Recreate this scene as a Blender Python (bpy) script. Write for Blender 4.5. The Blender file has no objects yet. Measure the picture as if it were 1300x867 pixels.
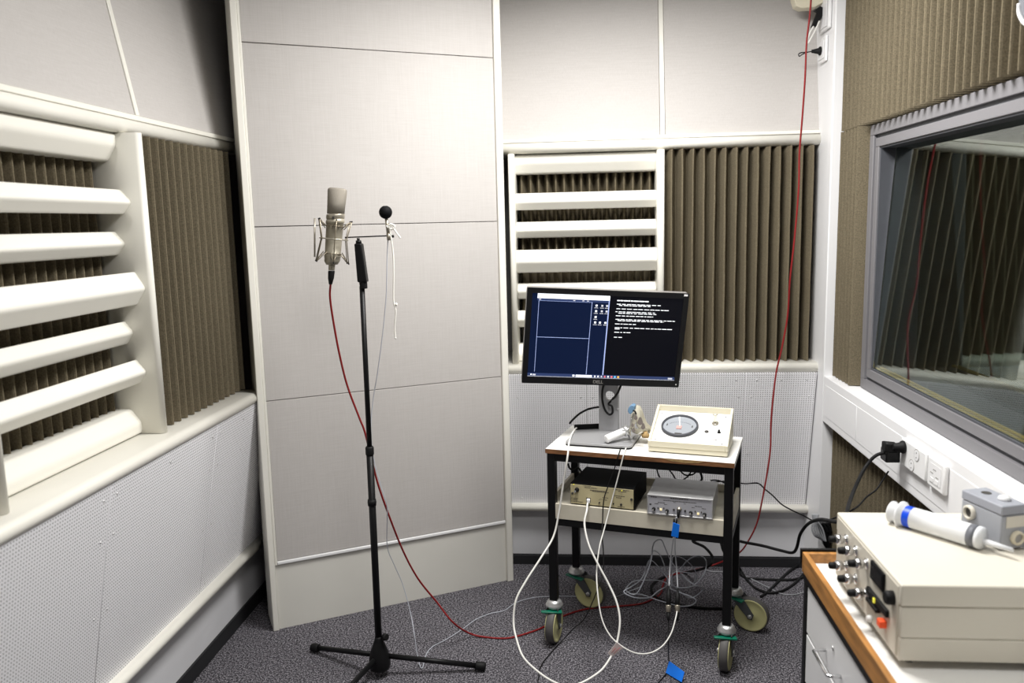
import bpy, bmesh, math, random
from mathutils import Vector, Matrix
random.seed(7)
SC = bpy.context.scene
COL = SC.collection
PI = math.pi

# ------------------------------------------------------------------ camera
FPX = 1028.48
yaw, pit, rol = -8.71399234e-02, 1.46188932e-01, -2.34925603e-02
fw = Vector((math.sin(yaw)*math.cos(pit), math.cos(yaw)*math.cos(pit), -math.sin(pit)))
ri = Vector((math.cos(yaw), -math.sin(yaw), 0)); up = ri.cross(fw)
c_, s_ = math.cos(rol), math.sin(rol)
ri, up = c_*ri + s_*up, -s_*ri + c_*up
CAM = Vector((0, 0, 1.6))
cd = bpy.data.cameras.new('camera'); co = bpy.data.objects.new('camera', cd); COL.objects.link(co)
co.matrix_world = Matrix(((ri.x, up.x, -fw.x, CAM.x), (ri.y, up.y, -fw.y, CAM.y), (ri.z, up.z, -fw.z, CAM.z), (0, 0, 0, 1)))
cd.sensor_width = 36; cd.lens = FPX/1300*36; cd.clip_start = .02
cd.dof.use_dof = True; cd.dof.focus_distance = 2.85; cd.dof.aperture_fstop = 2.4
SC.camera = co

def ray(px, py):
    return ri*((px-650)/FPX) - up*((py-433.5)/FPX) + fw
def P(px, py, ax, val):
    """point of the place seen at a pixel of the survey, on the plane ax = val"""
    d = ray(px, py); k = 'xyz'.index(ax); return CAM + d*((val-CAM[k])/d[k])
def PP(px, py, p0, n):
    d = ray(px, py); n = Vector(n); return CAM + d*((Vector(p0)-CAM).dot(n)/d.dot(n))

# ------------------------------------------------------------------ materials
MATS = {}
def nt(name):
    m = bpy.data.materials.new(name); m.use_nodes = True
    b = m.node_tree.nodes['Principled BSDF']; MATS[name] = m
    return m, m.node_tree, b
def mat(name, col, rough=.5, metal=0, spec=.5, noise=0, nscale=60, bump=0, bscale=200, emit=None, estr=1, trans=0, ior=1.45, alpha=1, coat=0, stretch=None):
    m, t, b = nt(name); N, L = t.nodes, t.links
    b.inputs['Base Color'].default_value = (*col, 1); b.inputs['Roughness'].default_value = rough
    b.inputs['Metallic'].default_value = metal; b.inputs['Specular IOR Level'].default_value = spec
    b.inputs['Transmission Weight'].default_value = trans; b.inputs['IOR'].default_value = ior
    b.inputs['Alpha'].default_value = alpha; b.inputs['Coat Weight'].default_value = coat
    if emit: b.inputs['Emission Color'].default_value = (*emit, 1); b.inputs['Emission Strength'].default_value = estr
    if noise or bump:
        tc = N.new('ShaderNodeTexCoord'); src = tc.outputs['Object']
        if stretch:
            mp = N.new('ShaderNodeMapping'); mp.inputs['Scale'].default_value = stretch; L.new(src, mp.inputs[0]); src = mp.outputs[0]
    if noise:
        n = N.new('ShaderNodeTexNoise'); n.inputs['Scale'].default_value = nscale; n.inputs['Detail'].default_value = 6
        L.new(src, n.inputs['Vector'])
        r = N.new('ShaderNodeValToRGB'); r.color_ramp.elements[0].position = .3; r.color_ramp.elements[1].position = .7
        r.color_ramp.elements[0].color = (*[c*(1-noise) for c in col], 1); r.color_ramp.elements[1].color = (*[min(1, c*(1+noise)) for c in col], 1)
        L.new(n.outputs[0], r.inputs[0]); L.new(r.outputs[0], b.inputs['Base Color'])
    if bump:
        n = N.new('ShaderNodeTexNoise'); n.inputs['Scale'].default_value = bscale; n.inputs['Detail'].default_value = 4
        L.new(src, n.inputs['Vector']); bp = N.new('ShaderNodeBump'); bp.inputs['Strength'].default_value = bump; bp.inputs['Distance'].default_value = .002
        L.new(n.outputs[0], bp.inputs['Height']); L.new(bp.outputs[0], b.inputs['Normal'])
    return m

mat('cream', (.80, .78, .71), .38, noise=.015, nscale=4)
mat('white_trunking', (.84, .84, .85), .35)
mat('white_plastic', (.86, .86, .86), .3)
mat('dark_gap', (.03, .03, .03), .8)
mat('skirt_black', (.022, .022, .024), .6, spec=.2)
mat('wall_grey', (.62, .62, .64), .7, noise=.02, nscale=8)
mat('plain_wall', (.30, .29, .28), .8)
mat('ceiling_white', (.42, .42, .42), .8)
mat('kick', (.70, .685, .63), .55, noise=.02, nscale=6)
mat('foam', (.158, .133, .090), .98, spec=.02, noise=.28, nscale=260, bump=.5, bscale=420)
mat('frame_grey', (.185, .18, .19), .5)
mat('frame_dark', (.075, .078, .09), .5)
mat('black_metal', (.006, .006, .0065), .42, spec=.25)
mat('black_matte', (.005, .005, .0055), .7, spec=.12)
mat('black_rubber', (.007, .007, .0075), .6, spec=.25)
mat('black_gloss', (.006, .006, .007), .25, spec=.35)
mat('bezel', (.008, .008, .009), .4, spec=.25)
mat('bezel_edge', (.22, .21, .2), .35)
mat('chrome', (.75, .75, .76), .18, metal=1)
mat('zinc', (.62, .62, .62), .38, metal=.85, noise=.12, nscale=60)
mat('nickel', (.40, .365, .30), .36, metal=.7)
mat('mesh_nickel', (.27, .245, .205), .55, metal=.4, bump=.8, bscale=900)
mat('mic_body', (.34, .31, .245), .42, metal=.35, noise=.06, nscale=50)
mat('steel_wire', (.25, .215, .16), .35, metal=.6)
mat('red_cable', (.23, .012, .013), .5, spec=.3)
mat('grey_cable', (.36, .37, .39), .4)
mat('thin_grey_cable', (.50, .52, .58), .4)
mat('white_cable', (.76, .75, .71), .4)
mat('string', (.82, .80, .74), .8)
mat('laminate', (.80, .79, .76), .4)
mat('tray', (.60, .56, .46), .5, noise=.04, nscale=30)
mat('edge_wood', (.19, .085, .035), .5, noise=.45, nscale=30, stretch=(1, 1, 6))
mat('edge_chip', (.36, .24, .10), .7, noise=.2, nscale=80)
mat('oak', (.40, .185, .05), .42, noise=.35, nscale=9, stretch=(6, 1, 8))
mat('instr_cream', (.72, .67, .52), .42)
mat('instr_beige', (.66, .62, .53), .42, noise=.012, nscale=5)
mat('instr_front', (.62, .58, .49), .4)
mat('panel_white', (.82, .82, .80), .4)
mat('panel_gold', (.50, .44, .26), .45, noise=.03, nscale=20)
mat('brushed', (.56, .56, .56), .36, metal=.55, noise=.05, nscale=40, stretch=(1, 1, 30))
mat('brushed_front', (.52, .52, .56), .42, metal=.3)
mat('stand_silver', (.36, .36, .37), .38, metal=.3)
mat('wheel', (.50, .48, .24), .45)
mat('tyre', (.085, .08, .078), .6)
mat('fork', (.10, .105, .11), .45, metal=.4)
mat('green', (.0, .13, .075), .35)
mat('blue_tape', (.0, .16, .72), .45)
mat('syringe_blue', (.0, .06, .62), .4)
mat('blue_cap', (.16, .28, .42), .4)
mat('tag_paper', (.80, .70, .68), .6)
mat('tag_red', (.55, .12, .12), .6)
mat('syringe_plastic', (.90, .91, .93), .25, trans=.22, ior=1.2)
mat('clear_plastic', (.85, .83, .74), .2, trans=.8, ior=1.15)
mat('mask_skin', (.50, .47, .37), .35, trans=.3, ior=1.2)
mat('mask_grey', (.20, .17, .155), .6)
mat('rubber_grey', (.14, .145, .165), .5)
mat('box_grey', (.33, .34, .38), .45)
mat('box_side', (.36, .37, .40), .45)
mat('beige_ring', (.66, .60, .46), .4)
mat('gold_seal', (.62, .43, .10), .4)
mat('ink', (.06, .055, .05), .6)
mat('ink_soft', (.35, .34, .33), .6)
mat('red_led', (.75, .09, .03), .35, emit=(1, .08, .0), estr=.12)
mat('yellow_led', (.7, .65, .05), .4, emit=(1, .9, .1), estr=.45)
mat('amber', (.8, .7, .4), .4, emit=(1, .8, .4), estr=.5)
mat('gauge_face', (.33, .35, .38), .3, coat=.3)
mat('needle_pink', (.7, .35, .32), .4)
mat('outer_room', (.10, .11, .10), .8)
mat('perf_back', (.1, .1, .1), .9)
# the lit screen
mat('screen_navy', (.003, .005, .014), .28, emit=(.003, .007, .026), estr=1, spec=.08)
mat('screen_black', (.003, .003, .004), .28, emit=(.0022, .0025, .0045), estr=1, spec=.08)
mat('screen_bar', (.01, .015, .04), .28, emit=(.02, .035, .10), estr=1)
mat('screen_white', (.5, .5, .5), .3, emit=(.92, .95, 1), estr=1)
mat('screen_line', (.2, .25, .4), .3, emit=(.30, .36, .62), estr=1)
mat('screen_dim', (.3, .3, .3), .3, emit=(.45, .46, .52), estr=1)
mat('icon_red', (.5, .1, .1), .3, emit=(.75, .16, .18), estr=1)
mat('icon_blue', (.1, .3, .5), .3, emit=(.15, .45, .75), estr=1)
mat('icon_orange', (.6, .3, .05), .3, emit=(.85, .42, .06), estr=1)

def m_fabric():
    m, t, b = nt('fabric'); N, L = t.nodes, t.links
    tc = N.new('ShaderNodeTexCoord')
    def streak(sc):
        mp = N.new('ShaderNodeMapping'); mp.inputs['Scale'].default_value = sc
        n = N.new('ShaderNodeTexNoise'); n.inputs['Scale'].default_value = 1; n.inputs['Detail'].default_value = 5
        L.new(tc.outputs['Object'], mp.inputs[0]); L.new(mp.outputs[0], n.inputs['Vector']); return n.outputs[0]
    a = streak((420, 420, 9)); c = streak((14, 14, 420))
    ad = N.new('ShaderNodeMath'); ad.operation = 'ADD'; L.new(a, ad.inputs[0]); L.new(c, ad.inputs[1])
    r = N.new('ShaderNodeMapRange'); r.inputs[1].default_value = .6; r.inputs[2].default_value = 1.4; L.new(ad.outputs[0], r.inputs[0])
    mx = N.new('ShaderNodeMix'); mx.data_type = 'RGBA'; L.new(r.outputs[0], mx.inputs[0])
    mx.inputs[6].default_value = (.46, .436, .415, 1); mx.inputs[7].default_value = (.535, .512, .493, 1)
    L.new(mx.outputs[2], b.inputs['Base Color']); b.inputs['Roughness'].default_value = .9; b.inputs['Specular IOR Level'].default_value = .15
m_fabric()

def m_perf(name, a, bx):
    """sheet with a square grid of small holes, a and bx the in-plane axes"""
    m, t, b = nt(name); N, L = t.nodes, t.links
    tc = N.new('ShaderNodeTexCoord'); sp = N.new('ShaderNodeSeparateXYZ'); L.new(tc.outputs['Object'], sp.inputs[0])
    ds = []
    for ax in (a, bx):
        mu = N.new('ShaderNodeMath'); mu.operation = 'MULTIPLY'; mu.inputs[1].default_value = 103.; L.new(sp.outputs[ax], mu.inputs[0])
        fr = N.new('ShaderNodeMath'); fr.operation = 'FRACT'; L.new(mu.outputs[0], fr.inputs[0])
        sb = N.new('ShaderNodeMath'); sb.operation = 'SUBTRACT'; sb.inputs[1].default_value = .5; L.new(fr.outputs[0], sb.inputs[0])
        sq = N.new('ShaderNodeMath'); sq.operation = 'MULTIPLY'; L.new(sb.outputs[0], sq.inputs[0]); L.new(sb.outputs[0], sq.inputs[1]); ds.append(sq)
    ad = N.new('ShaderNodeMath'); ad.operation = 'ADD'; L.new(ds[0].outputs[0], ad.inputs[0]); L.new(ds[1].outputs[0], ad.inputs[1])
    r = N.new('ShaderNodeMapRange'); r.inputs[1].default_value = .030; r.inputs[2].default_value = .055; L.new(ad.outputs[0], r.inputs[0])
    mx = N.new('ShaderNodeMix'); mx.data_type = 'RGBA'; L.new(r.outputs[0], mx.inputs[0])
    mx.inputs[6].default_value = (.08, .075, .08, 1); mx.inputs[7].default_value = (.86, .855, .88, 1)
    L.new(mx.outputs[2], b.inputs['Base Color']); b.inputs['Roughness'].default_value = .6
m_perf('perf_x', 0, 2); m_perf('perf_y', 1, 2)

def m_carpet():
    m, t, b = nt('carpet'); N, L = t.nodes, t.links
    tc = N.new('ShaderNodeTexCoord')
    n = N.new('ShaderNodeTexNoise'); n.inputs['Scale'].default_value = 150; n.inputs['Detail'].default_value = 3; L.new(tc.outputs['Object'], n.inputs['Vector'])
    v = N.new('ShaderNodeTexNoise'); v.inputs['Scale'].default_value = 330; v.inputs['Detail'].default_value = 2; L.new(tc.outputs['Object'], v.inputs['Vector'])
    ad = N.new('ShaderNodeMath'); ad.operation = 'ADD'; L.new(n.outputs[0], ad.inputs[0]); L.new(v.outputs[0], ad.inputs[1])
    r = N.new('ShaderNodeValToRGB'); e = r.color_ramp.elements
    e[0].position = .42; e[0].color = (.016, .015, .018, 1); e[1].position = .60; e[1].color = (.36, .345, .375, 1)
    k = e.new(.50); k.color = (.082, .077, .088, 1)
    mu = N.new('ShaderNodeMath'); mu.operation = 'MULTIPLY'; mu.inputs[1].default_value = .5; L.new(ad.outputs[0], mu.inputs[0])
    L.new(mu.outputs[0], r.inputs[0]); L.new(r.outputs[0], b.inputs['Base Color'])
    bp = N.new('ShaderNodeBump'); bp.inputs['Strength'].default_value = .9; bp.inputs['Distance'].default_value = .004
    L.new(ad.outputs[0], bp.inputs['Height']); L.new(bp.outputs[0], b.inputs['Normal'])
    b.inputs['Roughness'].default_value = 1; b.inputs['Specular IOR Level'].default_value = .05
m_carpet()

def m_glass():
    m, t, b = nt('window_glass'); N, L = t.nodes, t.links
    N.remove(b); g = N.new('ShaderNodeBsdfGlass'); g.inputs['Color'].default_value = (.93, .97, .95, 1); g.inputs['Roughness'].default_value = 0; g.inputs['IOR'].default_value = 1.66
    L.new(g.outputs[0], N['Material Output'].inputs[0])
m_glass()

# ------------------------------------------------------------------ mesh building
class MB:
    """collects shapes in world coordinates (through an optional frame) into one mesh"""
    def __init__(s, frame=None):
        s.bm = bmesh.new(); s.F = frame or Matrix.Identity(4); s.slots = []; s.cur = 0
    def m(s, name):
        if name not in s.slots: s.slots.append(name)
        s.cur = s.slots.index(name); return s
    def _add(s, pts, faces, smooth=False):
        vs = [s.bm.verts.new(s.F @ Vector(p)) for p in pts]; out = []
        for f in faces:
            try:
                q = s.bm.faces.new([vs[i] for i in f]); q.smooth = smooth; q.material_index = s.cur; out.append(q)
            except ValueError: pass
        return vs, out
    def box(s, lo, hi, bev=0, seg=2):
        x0, y0, z0 = lo; x1, y1, z1 = hi
        vs, fs = s._add([(x0, y0, z0), (x1, y0, z0), (x1, y1, z0), (x0, y1, z0), (x0, y0, z1), (x1, y0, z1), (x1, y1, z1), (x0, y1, z1)],
                 [(0, 3, 2, 1), (4, 5, 6, 7), (0, 1, 5, 4), (1, 2, 6, 5), (2, 3, 7, 6), (3, 0, 4, 7)])
        if bev:
            es = list({e for f in fs for e in f.edges})
            r = bmesh.ops.bevel(s.bm, geom=es, offset=bev, segments=seg, affect='EDGES', profile=.5)
            for f in r['faces']: f.material_index = s.cur; f.smooth = True
        return s
    def hexa(s, p, bev=0, seg=2):
        """8 corners: bottom 4 ccw, top 4 ccw"""
        vs, fs = s._add(p, [(0, 3, 2, 1), (4, 5, 6, 7), (0, 1, 5, 4), (1, 2, 6, 5), (2, 3, 7, 6), (3, 0, 4, 7)])
        if bev:
            es = list({e for f in fs for e in f.edges})
            r = bmesh.ops.bevel(s.bm, geom=es, offset=bev, segments=seg, affect='EDGES', profile=.5)
            for f in r['faces']: f.material_index = s.cur; f.smooth = True
        return s
    def prism(s, poly, d, bev=0, seg=2, smooth=False):
        """planar polygon (3-D points) extruded by vector d"""
        n = len(poly); d = Vector(d); pts = [Vector(p) for p in poly] + [Vector(p)+d for p in poly]
        fs = [tuple(range(n))[::-1], tuple(range(n, 2*n))] + [(i, (i+1) % n, n+(i+1) % n, n+i) for i in range(n)]
        vs, f = s._add(pts, fs, False)
        if smooth:
            for q in f[2:]: q.smooth = True
        if bev:
            es = [e for e in {e for q in f for e in q.edges}]
            r = bmesh.ops.bevel(s.bm, geom=es, offset=bev, segments=seg, affect='EDGES', profile=.5)
            for q in r['faces']: q.material_index = s.cur; q.smooth = True
        bmesh.ops.recalc_face_normals(s.bm, faces=[q for q in s.bm.faces])
        return s
    def rings(s, rs, cap=True, smooth=True, closed=False):
        n = len(rs[0]); pts = [p for r in rs for p in r]; fs = []
        K = len(rs)
        for k in range(K-1 if not closed else K):
            a, b = k*n, ((k+1) % K)*n
            for i in range(n): fs.append((a+i, a+(i+1) % n, b+(i+1) % n, b+i))
        vs, f = s._add(pts, fs, smooth)
        if cap and not closed:
            for r, fl in ((0, True), (K-1, False)):
                idx = [vs[r*n+i] for i in range(n)]
                if fl: idx = idx[::-1]
                try:
                    q = s.bm.faces.new(idx); q.material_index = s.cur
                except ValueError: pass
        return s
    def lathe(s, o, ax, prof, seg=24, sy=1, smooth=True, cap=True):
        """prof: (distance along axis, radius)"""
        ax = Vector(ax).normalized(); u = ax.orthogonal().normalized()
        if abs(ax.z) > .99: u = Vector((1, 0, 0))
        v = ax.cross(u); o = Vector(o)
        return s.rings([[o+ax*t+(u*math.cos(2*PI*i/seg)+v*sy*math.sin(2*PI*i/seg))*max(r, 1e-5) for i in range(seg)] for t, r in prof], cap, smooth)
    def cyl(s, a, b, r0, r1=None, seg=20, bev=0):
        a, b = Vector(a), Vector(b); L = (b-a).length; r1 = r0 if r1 is None else r1
        pr = [(0, r0), (L, r1)] if not bev else [(0, r0-bev), (bev*.3, r0-bev*.3), (bev, r0), (L-bev, r1), (L-bev*.3, r1-bev*.3), (L, r1-bev)]
        return s.lathe(a, b-a, pr, seg)
    def sphere(s, c, r, seg=24, sc=(1, 1, 1)):
        c = Vector(c); rs = []
        for k in range(1, 12):
            t = PI*k/12; rs.append([c+Vector((r*math.sin(t)*math.cos(2*PI*i/seg)*sc[0], r*math.sin(t)*math.sin(2*PI*i/seg)*sc[1], -r*math.cos(t)*sc[2])) for i in range(seg)])
        return s.rings(rs)
    def tube(s, pts, r, seg=8, smoothn=6, closed=False):
        pts = [Vector(p) for p in pts]
        if smoothn: pts = catmull(pts, smoothn, closed)
        rs = []; n = len(pts); T0 = None; u = None
        for i, p in enumerate(pts):
            a = pts[i-1] if (i > 0 or closed) else p; b = pts[(i+1) % n] if (i < n-1 or closed) else p
            T = (b-a)
            T = T.normalized() if T.length > 1e-9 else (T0 or Vector((0, 0, 1)))
            if u is None: u = T.orthogonal().normalized()
            else:
                u = u - T*u.dot(T)
                u = u.normalized() if u.length > 1e-6 else T.orthogonal().normalized()
            T0 = T; v = T.cross(u); rr = r(i/(n-1)) if callable(r) else r
            rs.append([p+(u*math.cos(2*PI*k/seg)+v*math.sin(2*PI*k/seg))*rr for k in range(seg)])
        return s.rings(rs, True, True, closed)
    def quad(s, a, b, c, d):
        s._add([a, b, c, d], [(0, 1, 2, 3)]); return s
    def build(s, name, parent=None, default=None, origin=None, fix=True):
        if fix: bmesh.ops.recalc_face_normals(s.bm, faces=list(s.bm.faces))
        if parent is not None: org = WLOC[parent.name]
        elif origin is not None: org = Vector(origin)
        else:
            xs = [v.co for v in s.bm.verts]
            org = Vector(((min(v.x for v in xs)+max(v.x for v in xs))/2, (min(v.y for v in xs)+max(v.y for v in xs))/2, min(v.z for v in xs)))
        for v in s.bm.verts: v.co -= org
        me = bpy.data.meshes.new(name); s.bm.to_mesh(me); s.bm.free()
        for k in (s.slots or [default]): me.materials.append(MATS[k])
        o = bpy.data.objects.new(name, me); COL.objects.link(o)
        if parent is not None: o.parent = parent; WLOC[o.name] = org
        else: o.location = org; WLOC[o.name] = org.copy()
        return o
WLOC = {}
def catmull(P_, n, closed=False):
    out = []; L = len(P_)
    rng = range(L if closed else L-1)
    for i in rng:
        p1, p2 = P_[i], P_[(i+1) % L]
        p0 = P_[i-1] if (i > 0 or closed) else p1*2-p2
        p3 = P_[(i+2) % L] if (i+2 < L or closed) else p2*2-p1
        for k in range(n):
            t = k/n
            out.append(.5*((2*p1)+(p2-p0)*t+(2*p0-5*p1+4*p2-p3)*t*t+(-p0+3*p1-3*p2+p3)*t*t*t))
    if not closed: out.append(P_[-1])
    return out
def tag(o, label, cat, group=None, kind=None):
    if label: o['label'] = label
    if cat: o['category'] = cat
    if group: o['group'] = group
    if kind: o['kind'] = kind
    return o
def thing(name, loc, label, cat, group=None):
    o = bpy.data.objects.new(name, None); COL.objects.link(o); o.location = loc; o.empty_display_size = .05
    WLOC[o.name] = Vector(loc); return tag(o, label, cat, group)
def struct(mb, name, label=None, default=None, origin=None, fix=True):
    o = mb.build(name, None, default, origin, fix); o['kind'] = 'structure'
    if label: o['label'] = label
    return o
def frame(o, ang=0):
    return Matrix.Translation(Vector(o)) @ Matrix.Rotation(ang, 4, 'Z')
def one(mb, name, default, parent=None, origin=None):
    return mb.build(name, parent, default, origin)

# ================================================================== ROOM SHELL
XL, XR, YB, ZC = -1.40, 1.10, 3.625, 2.78
YF = -1.3
struct(MB().box((-1.95, YF-.1, -.05), (1.45, 4.1, 0)), 'floor', 'dark grey speckled carpet floor', 'carpet', origin=(0, 0, 0))
struct(MB().box((-1.95, YF-.1, ZC), (1.45, 4.1, ZC+.05)), 'ceiling', 'white ceiling', 'ceiling_white')
struct(MB().box((-1.95, YF-.1, 0), (1.45, YF, ZC)), 'wall_front', 'wall behind the camera', 'plain_wall')
# left wall: plinth, outer shell
mb = MB(); mb.box((-1.95, YF, 0), (-1.72, 4.1, ZC))
mb.m('wall_grey'); 
w = MB(); w.m('plain_wall').box((-1.95, YF, 0), (-1.75, 4.1, ZC)); w.m('wall_grey').box((-1.75, YF, .05), (-1.405, 3.9, .29))
struct(w, 'wall_left', 'left wall with grey plinth')
w = MB(); w.m('plain_wall').box((-1.75, 3.95, 0), (1.45, 4.1, ZC)); w.m('wall_grey').box((-1.7, 3.63, .05), (1.12, 3.95, .30))
struct(w, 'wall_back', 'back wall with grey plinth')
struct(MB().box((-1.75, YF, 0), (-1.397, 3.9, .06), .002), 'baseboard_left', 'black skirting along the left wall', 'skirt_black')
struct(MB().box((-1.7, 3.622, 0), (1.12, 3.95, .045), .002), 'baseboard_back', 'black skirting along the back wall', 'skirt_black')
# right wall with window opening
WY0, WY1, WZ0, WZ1 = .55, 3.16, .94, 1.92
w = MB(); w.m('plain_wall')
w.box((1.10, YF, 0), (1.28, 4.0, .90)); w.box((1.10, YF, WZ1), (1.28, 4.0, ZC)); w.box((1.10, WY1, .90), (1.28, 4.0, WZ1)); w.box((1.10, YF, .90), (1.28, WY0, WZ1))
struct(w, 'wall_right', 'right wall around the studio window')
# room beyond the glass
w = MB(); w.m('outer_room')
w.box((3.2, -1.0, 0), (3.3, 5.5, 2.8)); w.box((1.3, 5.4, 0), (3.2, 5.5, 2.8)); w.box((1.3, -1.1, 0), (3.2, -1.0, 2.8)); w.box((1.3, -1, -.05), (3.2, 5.4, 0)); w.box((1.3, -1, 2.78), (3.2, 5.4, 2.83))
struct(w, 'wall_outer', 'dark room beyond the studio window')

# ------------------------------------------------------------------ rails (rounded nosing)
def nose(h, d, n=8):
    """rounded profile: list of (protrusion, height) from back bottom round to back top"""
    r = h/2; out = [(0, 0)]
    for k in range(n+1):
        a = -PI/2+PI*k/n; out.append((d-r+r*math.cos(a), r+r*math.sin(a)))
    out.append((0, h)); return out
def left_rail(name, x0, x1, z0, h, y0, y1, label):
    mb = MB().prism([(x0+p, y0, z0+q) for p, q in nose(h, x1-x0)], (0, y1-y0, 0), smooth=True)
    return struct(mb, name, label, 'cream')
def back_rail(name, y0, y1, z0, h, xa, xb, label):
    mb = MB().prism([(xa, y0-p, z0+q) for p, q in nose(h, y0-y1)], (xb-xa, 0, 0), smooth=True)
    return struct(mb, name, label, 'cream')
left_rail('trim_1', -1.60, -1.245, .932, .042, .3, 3.02, 'cream rail under the left louvres')
left_rail('trim_2', -1.60, -1.340, .278, .032, .3, 3.20, 'cream rail at the foot of the left perforated panels')
back_rail('trim_3', 3.90, 3.49, .935, .042, -.40, 1.0, 'cream rail under the back louvres')
back_rail('trim_4', 3.90, 3.57, .278, .032, -.40, 1.0, 'cream rail at the foot of the back perforated panels')
mb = MB().prism([(-1.60+p, .3, 1.889+q) for p, q in nose(.045, 1.60-1.338)], (0, 2.87, 0), smooth=True)
mb.box((-1.6, .3, 1.934), (-1.350, 3.17, 1.950), .002); struct(mb, 'trim_5', 'cream rail above the left louvres', 'cream')
mb = MB().prism([(-.40, 3.9-p, 1.892+q) for p, q in nose(.045, .345)], (1.4, 0, 0), smooth=True)
mb.box((-.40, 3.567, 1.937), (1.0, 3.9, 1.952), .002); struct(mb, 'trim_6', 'cream rail above the back louvres', 'cream')

# ------------------------------------------------------------------ foam
def foam(name, a0, a1, z0, z1, face, depth, axis, sgn, label, pitch=.0457, group=None, back=.02):
    """vertical wedges; axis the horizontal run ('x' or 'y'); face = ridge plane; sgn = direction from ridges to wall"""
    n = max(1, round((a1-a0)/pitch)); p = (a1-a0)/n; prof = []
    for i in range(n):
        j = [random.uniform(-.0012, .0012) for _ in range(3)]
        s0 = a0+i*p
        prof += [(s0+.0, depth), (s0+p*.06, depth*.93), (s0+p*.40+j[0], depth*.09), (s0+p*.455+j[0], .0012+j[1]*.5), (s0+p*.545+j[0], .0012+j[1]*.5), (s0+p*.60+j[0], depth*.09), (s0+p*.94, depth*.93)]
    prof += [(a1, depth)]
    mk = (lambda t, d, z: (t, face+sgn*d, z)) if axis == 'x' else (lambda t, d, z: (face+sgn*d, t, z))
    m = MB(); nz = 8; L = len(prof); pts = []
    for k in range(nz+1):
        z = z0+(z1-z0)*k/nz; wv = .0015*math.sin(k*1.7)
        for q, (t, d) in enumerate(prof): pts.append(mk(t+wv*math.sin(q*.37+k), d, z))
        pts.append(mk(a1, depth+back, z)); pts.append(mk(a0, depth+back, z))
    R = L+2; fs = []
    for k in range(nz):
        for i in range(R): fs.append((k*R+i, k*R+(i+1) % R, (k+1)*R+(i+1) % R, (k+1)*R+i))
    # end caps as strips
    for k in (0, nz):
        b = k*R
        for i in range(n):
            idx = [b+7*i+j for j in range(8)]
            fs.append(tuple(idx if k else idx[::-1]))
        fs.append((b, b+L-1, b+L, b+L+1) if not k else (b+L+1, b+L, b+L-1, b))
    m._add(pts, fs)
    o = m.build(name, None, 'foam'); return tag(o, label, 'acoustic foam', group)
foam('acoustic_foam', .365, .992, .978, 1.889, 3.545, .072, 'x', 1, 'taupe wedge foam between the back wall louvres and the white corner column')
foam('acoustic_foam', 2.392, 3.05, .976, 1.887, -1.322, .075, 'y', -1, 'brown wedge foam between the left wall louvres and the tall angled panel')
foam('acoustic_foam', .75, 1.655, .976, 1.887, -1.322, .075, 'y', -1, 'brown wedge foam sliver at the left edge, nearer than the louvres')
foam('acoustic_foam', 1.672, 2.348, .985, 1.87, -1.435, .06, 'y', -1, 'dark wedge foam hidden behind the left wall louvre slats', pitch=.042)
foam('acoustic_foam', -.278, .322, .985, 1.87, 3.655, .06, 'x', 1, 'dark wedge foam hidden behind the back wall louvre slats', pitch=.0372)
foam('acoustic_foam', -.10, 3.405, 1.925, 2.74, 1.028, .070, 'y', 1, 'tan wedge foam above the studio window', pitch=.047, back=.001)
foam('acoustic_foam', 3.175, 3.405, .942, 1.922, 1.028, .070, 'y', 1, 'narrow tan wedge foam strip between corner column and studio window', pitch=.040, back=.001)
foam('acoustic_foam', -.10, 3.405, .0, .742, 1.036, .058, 'y', 1, 'brown wedge foam under the white cable trunking', pitch=.044, back=.002)

# ------------------------------------------------------------------ louvre panels
PRO = {'T': [(-.005, 1.888), (-.005, 1.852), (-.034, 1.806)],
       'A': [(-.008, 1.727), (.028, 1.686), (-.002, 1.647)], 'B': [(-.036, 1.603), (-.003, 1.563), (-.033, 1.525)],
       'C': [(.016, 1.482), (.048, 1.427), (.014, 1.374)], 'D': [(-.031, 1.331), (-.003, 1.294), (-.029, 1.254)],
       'E': [(-.005, 1.212), (.028, 1.171), (.000, 1.131)], 'F': [(-.034, 1.053), (-.004, 1.012), (-.006, .976)]}
BACKP = -.085
def round_poly(P2, r=.010, n=4):
    out = []; L = len(P2)
    for i, p in enumerate(P2):
        p = Vector(p); a = Vector(P2[i-1])-p; b = Vector(P2[(i+1) % L])-p
        if p.x < BACKP+.001: out.append(tuple(p)); continue
        q0 = p+a.normalized()*min(r, a.length*.4); q1 = p+b.normalized()*min(r, b.length*.4)
        for k in range(n+1):
            t = k/n; out.append(tuple(q0*(1-t)**2+p*2*t*(1-t)+q1*t*t))
    return out
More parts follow.
